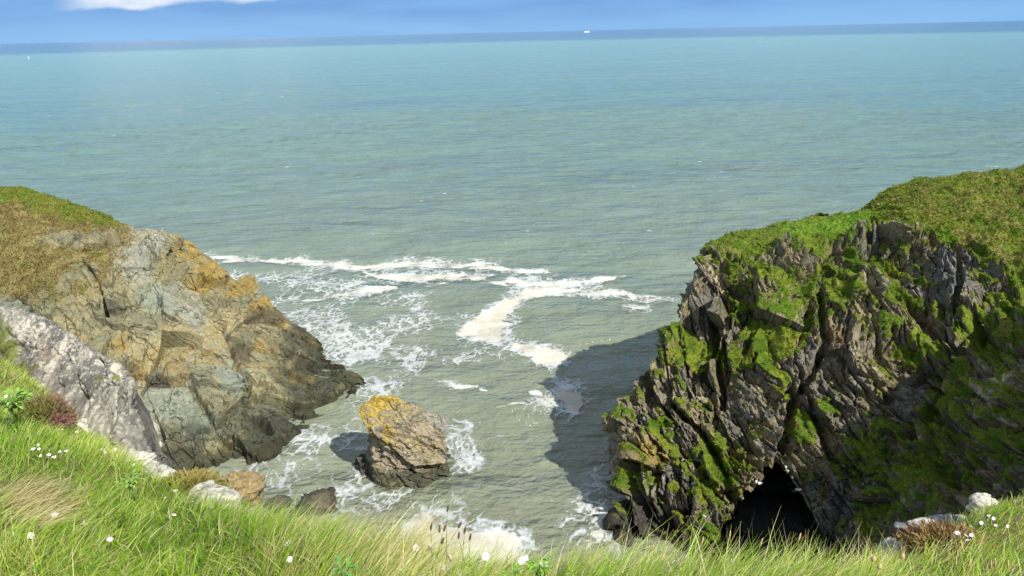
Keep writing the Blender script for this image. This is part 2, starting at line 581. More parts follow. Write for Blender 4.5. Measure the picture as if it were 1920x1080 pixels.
for pl, k in (
    ([(415, 505), (480, 548), (560, 575), (650, 590), (735, 640), (735, 690), (640, 705), (570, 665), (535, 610), (470, 560)], 30),
    ([(450, 520), (560, 500), (760, 505), (760, 545), (640, 570), (540, 575)], 60),
    ([(690, 660), (770, 640), (900, 650), (930, 672), (840, 690), (740, 690)], 40),
    ([(650, 715), (690, 700), (760, 720), (700, 790), (640, 800), (610, 800)], 60),
    ([(825, 790), (880, 800), (920, 830), (880, 880), (850, 900), (835, 850)], 34),
    ([(470, 890), (600, 870), (690, 890), (760, 930), (700, 960), (560, 960), (480, 930)], 170),
    ([(500, 820), (560, 805), (660, 790), (680, 850), (600, 860)], 150),
    ([(1070, 900), (1125, 850), (1150, 1040), (1090, 1030), (1030, 960)], 40),
    ([(770, 960), (830, 930), (1000, 1000), (1000, 1080), (800, 1080)], 60),
    ([(960, 765), (1000, 745), (1060, 740), (1110, 765), (1080, 790)], 40),
    ([(700, 545), (800, 530), (800, 600), (740, 620), (690, 600)], 80),
):
    lace = np.maximum(lace, np.clip(poly_dist(U, V, pl) / min(k, 80), -9, 1.15 if k == 30 else 0.9 if k < 100 else 0.12))
# rims of foam round the rocks are added by the same lace field
q = wp * np.array([0.62, 0.42, 1]) + 3.3
_, _, a1, a2 = cell(q, 51)
_, _, b1, b2 = cell(q * 2.3 + 5, 52)
web = np.clip(np.maximum(1 - (a2 - a1) / 0.26, 0.8 * (1 - (b2 - b1) / 0.30)), 0, 1)
patchy = fbm(fp * np.array([0.22, 0.16, 1]), 61, 4)
lace = np.maximum(lace, np.clip(0.7 * solid + 0.15, -9, 0.55))
dens = sstep(lace + 1.0 * patchy, -0.75, 0.85)
al_l = np.maximum(sstep(web + 0.75 * dens, 0.75, 1.5) * sstep(dens, 0.02, 0.35), 0.32 * sstep(dens, 0.45, 1))
streak = fbm(fp * np.array([0.28, 0.9, 1]), 62, 4, 0.6)
al_s = sstep(solid + 0.70 * edge + 0.65 * streak + 0.30 * web, -0.05, 1.15)
alpha = np.maximum(al_s, al_l * 0.82)
creamy = np.clip(np.maximum(solid, 0), 0, 1)
fcol = lerp(np.array([0.58, 0.62, 0.62]), np.array([0.62, 0.585, 0.49]), sstep(creamy, 0.4, 1.1)) * (0.86 + 0.22 * sstep(edge + 0.6 * streak, -0.5, 0.4))[..., None]
keep = alpha > 0.10
# small whitecaps scattered over the open sea
capv, capc, capa, capq = [], [], [], []
for k_ in range(44):
    yy_ = 150 * (1 + 12 * rng.random() ** 2)
    xx_ = (rng.random() * 1.5 - 0.75) * yy_
    w_, l_ = 0.0018 * yy_ + 0.25, 0.0035 * yy_ * (0.5 + rng.random()) + 0.6
    b_ = 5 * 4 * k_
    for i_ in range(4):
        for j_ in range(5):
            e_ = (1 - abs(i_ - 1.5) / 1.6) * (1 - abs(j_ - 2) / 2.2)
            px_, py_ = xx_ + (j_ - 2) * l_ * .5, yy_ + (i_ - 1.5) * w_ + (j_ - 2) * .1 * l_
            capv.append((px_, py_, float(waves(np.array([px_]), np.array([py_]))[0]) + 0.05 + 0.10 * e_))
            capc.append((.66, .69, .69))
            capa.append(1.1 * e_)
    capq += [[b_ + i_ * 5 + j_, b_ + i_ * 5 + j_ + 1, b_ + i_ * 5 + j_ + 6, b_ + i_ * 5 + j_ + 5] for i_ in range(3) for j_ in range(4)]
fq = grid_quads(*FX.shape)
kf = keep.ravel()[fq].any(1)
fq = fq[kf]
used = np.unique(fq)
remap = np.zeros(FX.size, np.int64)
remap[used] = np.arange(len(used))
fv = np.stack([FX, FY, fz + 0.06], -1).reshape(-1, 3)[used]
foam = mesh_np('sea_foam', np.concatenate([fv, np.array(capv)]), np.concatenate([remap[fq], np.array(capq) + len(fv)]), mat_foam(),
               np.concatenate([fcol.reshape(-1, 3)[used], np.array(capc)]), attrs={'alpha': np.concatenate([alpha.ravel()[used], np.array(capa)])})
tag(foam, 'white and cream sea foam drifting in rafts and lacy streaks in the cove', 'foam', kind='stuff')


# ------------------------------------------------------------------ rock helpers
def frame_axes(a, b):
    a = np.array(a, float) / np.linalg.norm(a)
    b = np.array(b, float)
    b = b - a * (a @ b)
    b /= np.linalg.norm(b)
    return np.stack([a, b, np.cross(a, b)], 1)      # columns: long axis, second, thin


def C(*c):
    return np.array(c, float)


# ------------------------------------------------------------------ the green cliff (right)
def build_cliff():
    def A(l):
        return [at(u, v, Y=Y) for u, v, Y in l]
    cols = [
        A([(1172, 1005, 52), (1160, 885, 56.5), (1170, 765, 59), (1222, 668, 61), (1290, 555, 63), (1320, 492, 64), (1334, 470, 65)]),
        A([(1222, 1040, 50.5), (1215, 960, 52), (1216, 830, 55.5), (1245, 700, 59), (1312, 600, 61.5), (1338, 500, 63.5), (1352, 459, 66)]),
        A([(1290, 1075, 48.5), (1290, 980, 50.5), (1300, 840, 54), (1330, 700, 57.5), (1380, 590, 60.5), (1410, 500, 63), (1425, 438, 68)]),
        A([(1380, 1082, 48), (1385, 985, 49.5), (1400, 840, 53), (1420, 700, 56.5), (1460, 580, 60), (1490, 485, 63), (1500, 424, 69)]),
        A([(1480, 1087, 47.5), (1485, 990, 49), (1495, 840, 52.5), (1510, 700, 56), (1540, 570, 60), (1565, 475, 63.5), (1570, 411, 70)]),
        A([(1570, 1090, 47), (1580, 990, 48.5), (1590, 840, 51.5), (1605, 700, 55), (1625, 570, 59), (1640, 465, 63), (1640, 398, 69)]),
        A([(1670, 1090, 45), (1680, 990, 45.5), (1690, 840, 49.5), (1700, 700, 54), (1705, 560, 58.5), (1715, 455, 62), (1718, 352, 69)]),
        A([(1780, 1090, 41), (1790, 980, 41.5), (1795, 840, 46), (1800, 690, 51.5), (1805, 560, 57), (1815, 450, 61), (1815, 332, 70)]),
        A([(1900, 1090, 36), (1910, 970, 36.5), (1915, 830, 41), (1920, 690, 47), (1925, 570, 53.5), (1930, 465, 59), (1925, 317, 70)]),
        [C(24, 26, 8), C(25, 26, 13), C(28, 29, 18), C(32, 33, 21), C(38, 39, 23.5), C(45, 47, 25.5), C(57, 63, 27.5)],
        [C(19, 9, 12), C(20.5, 9, 18), C(23, 10, 24), C(26, 12, 28), C(31, 15, 30), C(39, 20, 31), C(53, 32, 31.5)],
        [C(17, -8, 16), C(18.5, -8, 22), C(20.5, -8, 28), C(24, -8, 32), C(30, -8, 34), C(40, -8, 35), C(60, -6, 36)],
    ]
    dn = 16
    for c_ in cols[:9]:
        for k_, w_ in ((5, .5), (6, 1.0)):
            p_ = c_[k_]
            c_[k_] = p_ - np.array([0, 0, dn * w_ * p_[1] / FOC])
    # the seaward flank behind the point
    c1 = cols[0]
    wrap = [[p + np.array([4.5, 7.0, 0.0]) * (0.6 + 0.4 * k / 6) for k, p in enumerate(c1)],
            [p + np.array([17.0, 17.0, 0.0]) for p in c1]]
    cols = [wrap[1], wrap[0]] + cols
    full = []
    for j, c in enumerate(cols):
        base = c[0] + np.array([0.5, -0.8, 0]) if j > 1 else c[0] + np.array([0, 1.5, 0])
        base[2] = -4
        top = c[-1]
        dz = 0.8 if j > 1 else 3
        b1 = top + np.array([1.0, 5.0, -0.6 if j < 12 else 0.4])
        b2 = top + np.array([4.0, 13.0, -6.0 if j < 11 else 0.6])
        b3 = top + np.array([7.0, 22.0, 0]) 
        b3[2] = -4 if j < 11 else top[2] - 4
        if j <= 1:
            b1, b2, b3 = top + np.array([3, 4, -2.0]), top + np.array([6, 8, -9.0]), top + np.array([8, 11, 0.0])
            b3[2] = -4
        full.append([base] + c + [b1, b2, b3])
    ctrl = np.swapaxes(np.array(full), 0, 1)
    r = 0.10
    g = dense(ctrl, [0.5] + [r] * 6 + [0.25, 0.7, 1.2], [0.6, 0.2] + [r] * 8 + [0.35, 0.8, 1.5])
    n = grid_normals(g)
    if (n[..., 1].mean()) > 0:
        n = -n
    U, V = chart(g)
    behind = (np.arange(g.shape[0])[:, None] * np.ones(g.shape[1])[None] )
    # row index of the silhouette, to know the back
    lrows = np.linalg.norm(np.diff(ctrl, axis=0), axis=-1)
    p = g + 0.45 * np.stack([fbm(g * 0.3, 1, 3), fbm(g * 0.3, 2, 3), fbm(g * 0.3, 3, 3)], -1) + 2.4 * np.stack([fbm(g * 0.09, 4, 2), fbm(g * 0.09, 5, 2), fbm(g * 0.09, 6, 2)], -1)
    # turf cover
    lip = np.interp(U, [1200, 1300, 1340, 1400, 1480, 1520, 1560, 1600, 1640, 1700, 1760, 1830, 1880, 1930],
                    [480, 492, 482, 474, 466, 472, 462, 452, 440, 436, 452, 462, 500, 520])
    n15 = fbm(g * 0.55, 71, 4, 0.55)
    n4 = fbm(g * 1.7, 72, 3)
    sea_back = np.zeros(g.shape[:2], bool)
    gr = np.maximum((lip - V) / 22.0, blobs(U, V, [
        (1285, 655, 55, 42), (1258, 700, 22, 30), (1375, 665, 42, 26), (1395, 560, 40, 55), (1440, 515, 45, 30), (1400, 500, 60, 16), (1490, 545, 50, 34),
        (1440, 610, 55, 36), (1462, 690, 26, 60), (1520, 590, 45, 40), (1610, 500, 70, 34), (1585, 540, 40, 46), (1665, 625, 50, 24),
        (1700, 520, 60, 26), (1735, 655, 60, 34), (1690, 565, 46, 22), (1330, 880, 55, 60), (1345, 930, 30, 40), (1300, 845, 36, 26), (1505, 800, 26, 34),
        (1420, 790, 22, 26), (1640, 860, 70, 60), (1720, 880, 120, 95), (1650, 970, 90, 60), (1800, 730, 60, 60), (1870, 820, 90, 100), (1870, 650, 90, 50), (1790, 960, 110, 70),
        (1350, 1000, 30, 30), (1740, 770, 40, 34), (1900, 560, 40, 40), (1200, 905, 40, 26), (1245, 800, 24, 24), (1560, 760, 24, 20), (1925, 480, 30, 60), (1560, 490, 30, 20)]))
    rocky = blobs(U, V, [(1560, 650, 60, 60), (1620, 715, 75, 60), (1690, 740, 60, 50), (1800, 520, 85, 60), (1560, 480, 45, 14), (1350, 505, 40, 16), (1545, 930, 60, 110), (1640, 640, 24, 26),
                         (1600, 590, 26, 30), (1540, 540, 20, 24), (1760, 700, 22, 40), (1830, 760, 22, 46), (1840, 880, 22, 60), (1790, 470, 50, 16), (1450, 480, 24, 12), (1680, 800, 26, 60), (1600, 1000, 40, 60)])
    g0 = gr - 1.0 * np.maximum(rocky, 0)
    g0 = np.where(U > 1960, 0.6, g0)
    top = sstep((lip - V), -4, 14)
    # broken rock
    ax = frame_axes((0.42, -0.25, -0.87), (0.25, 0.95, -0.15))
    h0, e0, r0_ = blocks(p, 5.5, ax, (2.0, 1.2, 0.8), 10, 1.5)
    h1, e1, r1 = blocks(p, 2.4, ax, (3.2, 1.5, 0.7), 11, 1.3)
    h2, e2, r2 = blocks(p, 1.0, ax, (2.8, 1.5, 0.7), 12, 1.5)
    h3_, e3, r3 = blocks(p, 0.42, ax, (2.8, 1.4, 0.65), 13, 1.3)
    low = sstep(blobs(U, V, [(1220, 960, 130, 130)]), 0.0, 0.4)
    rock = -0.25 + 1.5 * h0 + 1.0 * h1 + 0.55 * h2 + 0.24 * h3_ + 0.08 * fbm(g * 1.2, 14, 4, 0.6, True) - 0.30 * sstep(e1, 0.10, 0.0) - 0.16 * sstep(e2, 0.12, 0.0)
    rock = rock + low * 0.5 * h2
    rock = rock * (1 - 0.5 * sstep(blobs(U, V, [(1290, 520, 70, 110)]), 0.0, 0.5))
    nrk = grid_normals(g + n * (0.9 * rock)[..., None])
    nrk = nrk * np.sign((nrk * n).sum(-1, keepdims=True))
    nz = nrk[..., 2]
    for _ in range(4):
        nz = (nz + np.roll(nz, 1, 0) + np.roll(nz, -1, 0) + np.roll(nz, 1, 1) + np.roll(nz, -1, 1)) / 5
    capped = np.minimum(g0, np.where(lip - V > 4, 0.9, 0.34))
    turf = sstep(0.8 * np.maximum(capped, -0.5) + 0.80 * n15 + 0.45 * n4 + 0.30 * fbm(g * 4.5, 73, 3) + 1.5 * (nz - 0.37), 0.0, 0.20)
    turf = np.maximum(turf, sstep(lip - V, 10, 26) * (U < 2000) * (V > 250))
    cush = 0.75 * fbm(g * np.array([0.75, 0.75, 0.9]), 15, 3) + 0.28 * fbm(g * 1.9, 16, 2, 0.5, True) + 0.05 * fbm(g * 6, 17, 2)
    big = 0.9 * fbm(g * 0.22, 18, 3) + 1.3 * sstep(U, 1560, 1700) * (1 - top) * fbm(g * 0.3, 19, 3, 0.5, True)
    d = (1 - turf) * rock + turf * ((0.10 + 0.25 * top) + cush * (0.45 + 0.55 * top) + (1.4 * h0 + 0.95 * h1 + 0.35 * h2) * (1 - top)) + big * (1 - 0.6 * top)
    calm = np.clip((g[..., 2] + 4) / 3, 0, 1)
    d = d * np.where(top > 0.5, 0.75, 1.0) * (0.4 + 0.6 * calm)
    # keep the skyline and the far flank quieter
    d = np.clip(d, -2.6, 1.7) * (1 - 0.6 * sstep(blobs(U, V, [(1275, 530, 60, 80)]), 0.0, 0.6))
    out = g + n * d[..., None]
    # gullies: clefts running down the face
    for pts, dep in (([(1330, 600, 10), (1345, 680, 12), (1355, 760, 9)], 1.6), ([(1265, 760, 9), (1330, 830, 12), (1390, 960, 16), (1400, 1040, 20)], 1.8),
                     ([(1535, 560, 8), (1548, 640, 10), (1490, 760, 12), (1470, 860, 18)], 1.7), ([(1840, 620, 10), (1760, 720, 13), (1700, 820, 12)], 2.0),
                     ([(1790, 470, 10), (1800, 540, 14), (1790, 590, 10)], 1.5), ([(1640, 420, 9), (1632, 455, 10), (1610, 480, 8)], 1.3), ([(1500, 700, 7), (1540, 800, 9), (1560, 860, 9)], 1.2)):
        k = np.clip(line_dist(U + 8 * n15, V + 8 * n4, pts), 0, 1)
        out = out - n * (dep * sstep(k, 0, 0.7))[..., None]
    # the sea cave: a wedge cut 14 m into the face
    cave = poly_dist(U + 20 * n15 + 12 * n4 + 8 * h2, V + 12 * n15 + 10 * n4, [(1464, 868), (1494, 905), (1526, 960), (1548, 1010), (1566, 1120), (1335, 1120), (1335, 1060), (1362, 1000), (1378, 955), (1420, 918), (1446, 882)])
    out = out + np.array([0.12, 1.0, 0.10]) * (20.0 * sstep(cave, -2, 22) * (n[..., 1] < 0.2))[..., None]
    # colours (albedo)
    t1 = r1[..., 1]
    rc = lerp(C(.25, .205, .13), C(.42, .345, .215), sstep(r2[..., 1] + 0.5 * n15, 0.2, 0.9))
    rc = lerp(rc, C(.20, .185, .155), sstep(t1 + 0.5 * n4, 0.55, 0.85) * 0.8)
    rc = lerp(rc, C(.30, .29, .27), sstep(r3[..., 2], 0.75, 0.95) * 0.6)
    slab = sstep(blobs(U, V, [(1800, 520, 90, 70), (1830, 760, 40, 60), (1560, 960, 60, 100)]) + 0.3 * n15, 0.1, 0.4)
    rc = lerp(rc, C(.21, .21, .205), slab * 0.8)
    rust = sstep(blobs(U, V, [(1545, 920, 26, 55), (1570, 640, 30, 40)]) + 0.4 * n4, 0.3, 0.6)
    rc = lerp(rc, C(.26, .15, .08), rust * 0.7)
    yel = sstep(blobs(U, V, [(1150, 770, 26, 40), (1135, 860, 22, 50), (1145, 910, 18, 30), (1230, 850, 60, 50)]) + 0.6 * n4, 0.15, 0.6)
    rc = lerp(rc, C(.42, .29, .05), yel * 0.75)
    rc = rc * C(.76, .78, .80)
    oli = sstep(fbm(g * 0.8, 76, 3) + 0.3 * n4, 0.05, 0.5)
    rc = lerp(rc, C(.17, .165, .06), oli * 0.5)
    wet = sstep(g[..., 2] + 0.8 * n15, 3.6, 1.2)
    rc = lerp(rc, C(.055, .05, .042), wet)
    wht = sstep(blobs(U, V, [(1585, 490, 24, 12), (1560, 560, 12, 14), (1545, 600, 10, 14)]) + 0.9 * n4, 0.5, 0.8)
    rc = lerp(rc, C(.62, .60, .57), wht * 0.8)
    gn = fbm(g * 0.9, 81, 4)
    gc = lerp(C(.06, .12, .006), C(.145, .175, .016), sstep(gn + 0.3 * n4, -0.4, 0.5))
    gc = lerp(gc, C(.21, .175, .07), sstep(fbm(g * 1.3, 82, 4) - 0.2, 0.0, 0.45) * 0.75)
    knoll = sstep(U, 1600, 1700) * top
    gc = lerp(gc, C(.19, .155, .055), knoll * sstep(fbm(g * np.array([1, 1, 2.2]), 83, 4), -0.2, 0.4) * 0.75)
    plate = top * sstep(poly_dist(U, V, [(1450, 425), (1640, 396), (1660, 405), (1600, 440), (1480, 450)]), -6, 8)
    gc = lerp(gc, C(.13, .205, .02), plate)
    brown = sstep(turf, 0.05, 0.5) * sstep(turf, 0.98, 0.6)
    gc = lerp(gc, C(.15, .095, .05), brown * 0.7)
    col = lerp(rc, gc, turf)
    o = mesh_np('cliff', out, grid_quads(*out.shape[:2]), M_CLIFF, col, attrs={'rock': 1 - turf}, smooth=(turf[:-1, :-1] > 0.4).ravel())
    tag(o, 'tall dark cliff hung with green turf and holding a black sea cave', 'cliff', kind='structure')
    return out, turf, n


cliff_pts, cliff_turf, cliff_n = build_cliff()


# ------------------------------------------------------------------ the ochre headland (left)
def build_headland():
    def A(l):
        o = []
        for k, t in enumerate(l):
            o.append(at(t[0], t[1], z=0.0) if k == 0 else at(t[0], t[1], Y=t[2]))
        return o
    cols = [
        A([(-420, 985), (-420, 760, 66), (-420, 560, 78), (-420, 380, 92), (-420, 290, 104)]),
        A([(60, 930), (20, 720, 70), (0, 560, 80), (0, 420, 89), (0, 353, 99)]),
        A([(200, 915), (130, 740, 69), (110, 580, 79), (110, 450, 88), (110, 384, 97)]),
        A([(300, 895), (240, 745, 69), (215, 590, 79), (212, 472, 87.5), (205, 427, 95)]),
        A([(370, 883), (320, 760, 69), (295, 610, 79), (288, 440, 91), (306, 452, 97)]),
        A([(440, 864), (390, 760, 70), (350, 640, 78), (332, 522, 88), (352, 474, 104)]),
        A([(505, 845), (455, 765, 71), (415, 670, 78), (395, 578, 86.5), (425, 510, 102)]),
        A([(558, 815), (520, 760, 73), (480, 690, 79), (463, 627, 85.5), (490, 566, 97)]),
        A([(610, 785), (585, 750, 75.3), (555, 710, 79.5), (535, 667, 84.5), (550, 626, 92)]),
        A([(650, 748), (638, 730, 78.3), (625, 715, 80.8), (612, 698, 83.5), (600, 672, 88)]),
        A([(678, 722), (674, 714, 80.5), (668, 708, 82), (655, 704, 83), (642, 698, 85)]),
    ]
    full = []
    for j, c in enumerate(cols):
        r0 = c[0] + np.array([0.4, -1.2, -4])
        back = c[-1] + np.array([0.5, 3.5, 0]) if j > 3 else c[-1] + np.array([4, 22.0, 0])
        back[2] = -4
        mid = 0.5 * (c[-1] + back) + np.array([0, 1.0, 1.5 if j > 3 else 4])
        full.append([r0] + c + [mid, back])
    tip = [p + np.array([1.8, 0.5, -3.5]) for p in full[-1]]
    full.append(tip)
    ctrl = np.swapaxes(np.array(full), 0, 1)
    r = 0.125
    g = dense(ctrl, [0.5] + [r, r, r, r * 1.2] + [0.3, 0.8], [0.8] + [r] * 9 + [0.15])
    n = grid_normals(g)
    if n[..., 2].mean() < 0:
        n = -n
    U, V = chart(g)
    p = g + 0.6 * np.stack([fbm(g * 0.22, 101, 3), fbm(g * 0.22, 102, 3), fbm(g * 0.22, 103, 3)], -1)
    n15, n4 = fbm(g * 0.5, 104, 4, 0.55), fbm(g * 1.7, 105, 4)
    n05 = fbm(g * 0.17, 106, 3)
    # cover: turf and dead bracken over the upper left
    turf = sstep(np.interp(U, [-500, 0, 80, 160, 230, 260], [480, 480, 450, 440, 440, 380]) - V + 40 * n15, 0, 24)
    brk = sstep(np.interp(U, [-500, 0, 120, 190, 240, 270], [600, 590, 575, 540, 480, 400]) - V + 60 * n15 + 25 * n4, 0, 60)
    brk = np.maximum(brk - 0.9 * sstep(blobs(U, V, [(140, 455, 90, 22), (80, 440, 40, 12)]) + 0.5 * n15, 0.1, 0.4), 0)
    cover = np.maximum(turf, brk)
    ax = frame_axes((0.62, -0.42, -0.66), (0.55, 0.80, -0.05))
    h1, e1, r1 = blocks(p, 5.0, ax, (2.4, 1.4, 0.6), 111, 1.6)
    h2, e2, r2 = blocks(p, 1.9, ax, (2.8, 1.5, 0.55), 112, 1.4)
    h3_, e3, r3 = blocks(p, 0.7, ax, (2.6, 1.4, 0.6), 113, 1.2)
    smooth = sstep(blobs(U, V, [(375, 650, 110, 100), (330, 770, 90, 90), (430, 690, 60, 80), (270, 490, 30, 60)]) + 0.2 * n15, 0.1, 0.5)
    rough = 1 - 0.6 * smooth
    d = 1.3 * h1 + rough * (0.55 * h2 + 0.26 * h3_) - 0.28 * sstep(e1, 0.10, 0.0) - 0.13 * sstep(e2, 0.10, 0.0) - 0.06 * sstep(e3, 0.1, 0) \
        + rough * 0.12 * fbm(g * 1.1, 114, 4, 0.6, True) + 0.8 * n05
    dc = 0.5 * h1 + 0.35 * fbm(g * 1.0, 115, 4) + 0.9 * n05 + 0.16 * fbm(g * 3.0, 116, 3, 0.6, True)
    d = lerp(d[..., None], dc[..., None], cover)[..., 0]
    # a knob standing at the head of the slab
    d = d + 0.7 * sstep(blobs(U, V, [(285, 462, 34, 34)]), 0.0, 0.7)
    k = np.clip(line_dist(U + 7 * n15, V + 7 * n4, [(318, 470, 4), (330, 530, 7), (392, 585, 7), (420, 640, 7), (450, 700, 8), (480, 740, 8)]), 0, 1)
    d = d - 1.1 * sstep(k, 0, 0.6)
    k = np.clip(line_dist(U + 7 * n15, V + 7 * n4, [(440, 600, 5), (500, 640, 8), (540, 690, 6)]), 0, 1)
    d = d - 0.9 * sstep(k, 0, 0.6)
    k = np.clip(line_dist(U + 6 * n15, V + 5 * n4, [(250, 705, 6), (300, 712, 9), (350, 715, 8), (375, 760, 7), (400, 810, 6)]), 0, 1)
    d = d - 1.0 * sstep(k, 0, 0.6)
    k = np.clip(line_dist(U + 6 * n15, V + 5 * n4, [(455, 760, 6), (490, 795, 14), (500, 815, 12)]), 0, 1)
    d = d - 1.6 * sstep(k, 0, 0.6)
    d = d * np.clip((g[..., 2] + 4.5) / 4, 0.3, 1) * np.where(V < 330, 0.3, 1)
    small = sstep(U, 600, 680)
    d = d * (1 - 0.55 * small)
    out = g + n * d[..., None]
    # colours
    rc = lerp(C(.245, .225, .145), C(.36, .305, .175), sstep(r2[..., 1] * 0.5 + 0.6 * n15 + 0.3, 0.2, 0.9))
    rc = lerp(rc, C(.185, .19, .145), sstep(r1[..., 2] + 0.6 * n4, 0.6, 0.95) * 0.75)
    tan = sstep(blobs(U, V, [(380, 640, 85, 75), (330, 650, 60, 60)]) + 0.35 * n15, 0.05, 0.45)
    rc = lerp(rc, lerp(C(.40, .325, .175), C(.35, .325, .21), sstep(n4, -0.3, 0.4)), tan * 0.85)
    pale = sstep(blobs(U, V, [(255, 480, 48, 75), (290, 455, 30, 40), (330, 560, 60, 50), (360, 590, 40, 60)]) + 0.5 * n15 + 0.2 * n4, 0.1, 0.5)
    rc = lerp(rc, lerp(C(.36, .37, .33), C(.42, .37, .28), sstep(n15, -0.2, 0.4)), pale * 0.65)
    blue = sstep(blobs(U, V, [(320, 760, 75, 70), (425, 690, 36, 70), (370, 800, 50, 50), (445, 720, 30, 50), (290, 560, 50, 40), (20, 570, 50, 30)]) + 0.5 * n15 + 0.25 * n4, 0.12, 0.5)
    rc = lerp(rc, lerp(C(.25, .30, .26), C(.33, .36, .31), sstep(n4, -0.3, 0.4)), blue * 0.62)
    gold = sstep(blobs(U, V, [(355, 482, 60, 40), (390, 510, 60, 40), (440, 545, 50, 36), (485, 580, 44, 30), (520, 612, 30, 20), (500, 650, 60, 14), (560, 700, 60, 14), (225, 650, 26, 22), (255, 690, 20, 24)]) + 0.6 * n15 + 0.45 * n4, 0.15, 0.7)
    rc = lerp(rc, lerp(C(.42, .25, .035), C(.36, .25, .075), sstep(n4, -0.3, 0.3)), gold * 0.72)
    spots = sstep(r2[..., 2] + 0.35 * n4, 0.78, 0.92) * sstep(V, 560, 640)
    rc = lerp(rc, C(.42, .29, .12), spots * 0.55)
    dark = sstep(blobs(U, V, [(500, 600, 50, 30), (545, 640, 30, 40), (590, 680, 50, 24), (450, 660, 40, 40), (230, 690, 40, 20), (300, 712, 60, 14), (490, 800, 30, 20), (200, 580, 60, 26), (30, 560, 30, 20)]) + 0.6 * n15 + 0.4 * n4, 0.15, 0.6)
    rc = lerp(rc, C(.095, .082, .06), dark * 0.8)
    wet = sstep(g[..., 2] + 1.3 * n15 + 0.4 * n4, 3.2, 0.9)
    rc = lerp(rc, lerp(C(.06, .062, .042), C(.13, .115, .055), sstep(n15, 0, 0.5)), wet * 0.92)
    kelp = sstep(g[..., 2] + 0.4 * n4, 0.7, 0.1)
    rc = lerp(rc, C(.05, .046, .028), kelp)
    wht = sstep(blobs(U, V, [(300, 825, 28, 12), (290, 800, 18, 10)]) + 0.8 * n4, 0.2, 0.6)
    rc = lerp(rc, C(.6, .55, .48), wht * 0.85)
    tc_ = lerp(C(.13, .20, .022), C(.21, .21, .04), sstep(n15 + 0.4 * n4, -0.3, 0.4))
    bc = lerp(C(.20, .15, .055), C(.30, .245, .10), sstep(fbm(g * np.array([1.2, 1.2, .6]), 117, 4), -0.35, 0.4))
    bc = lerp(bc, C(.17, .17, .04), sstep(fbm(g * 0.6, 118, 4), 0.1, 0.45) * 0.7)
    green = sstep(np.interp(U, [-500, 0, 80, 150, 200, 240], [330, 385, 408, 425, 440, 425]) - V + 22 * n15 + 8 * n4, -6, 14)
    gc = lerp(bc, tc_, green)
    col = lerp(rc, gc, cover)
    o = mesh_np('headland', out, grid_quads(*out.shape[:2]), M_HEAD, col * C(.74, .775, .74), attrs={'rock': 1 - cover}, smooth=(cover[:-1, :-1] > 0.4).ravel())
    tag(o, 'ochre and grey rock headland sloping into the sea under green and brown turf', 'headland', kind='structure')
    return out, cover, n, col


head_pts, head_cover, head_n, head_col = build_headland()


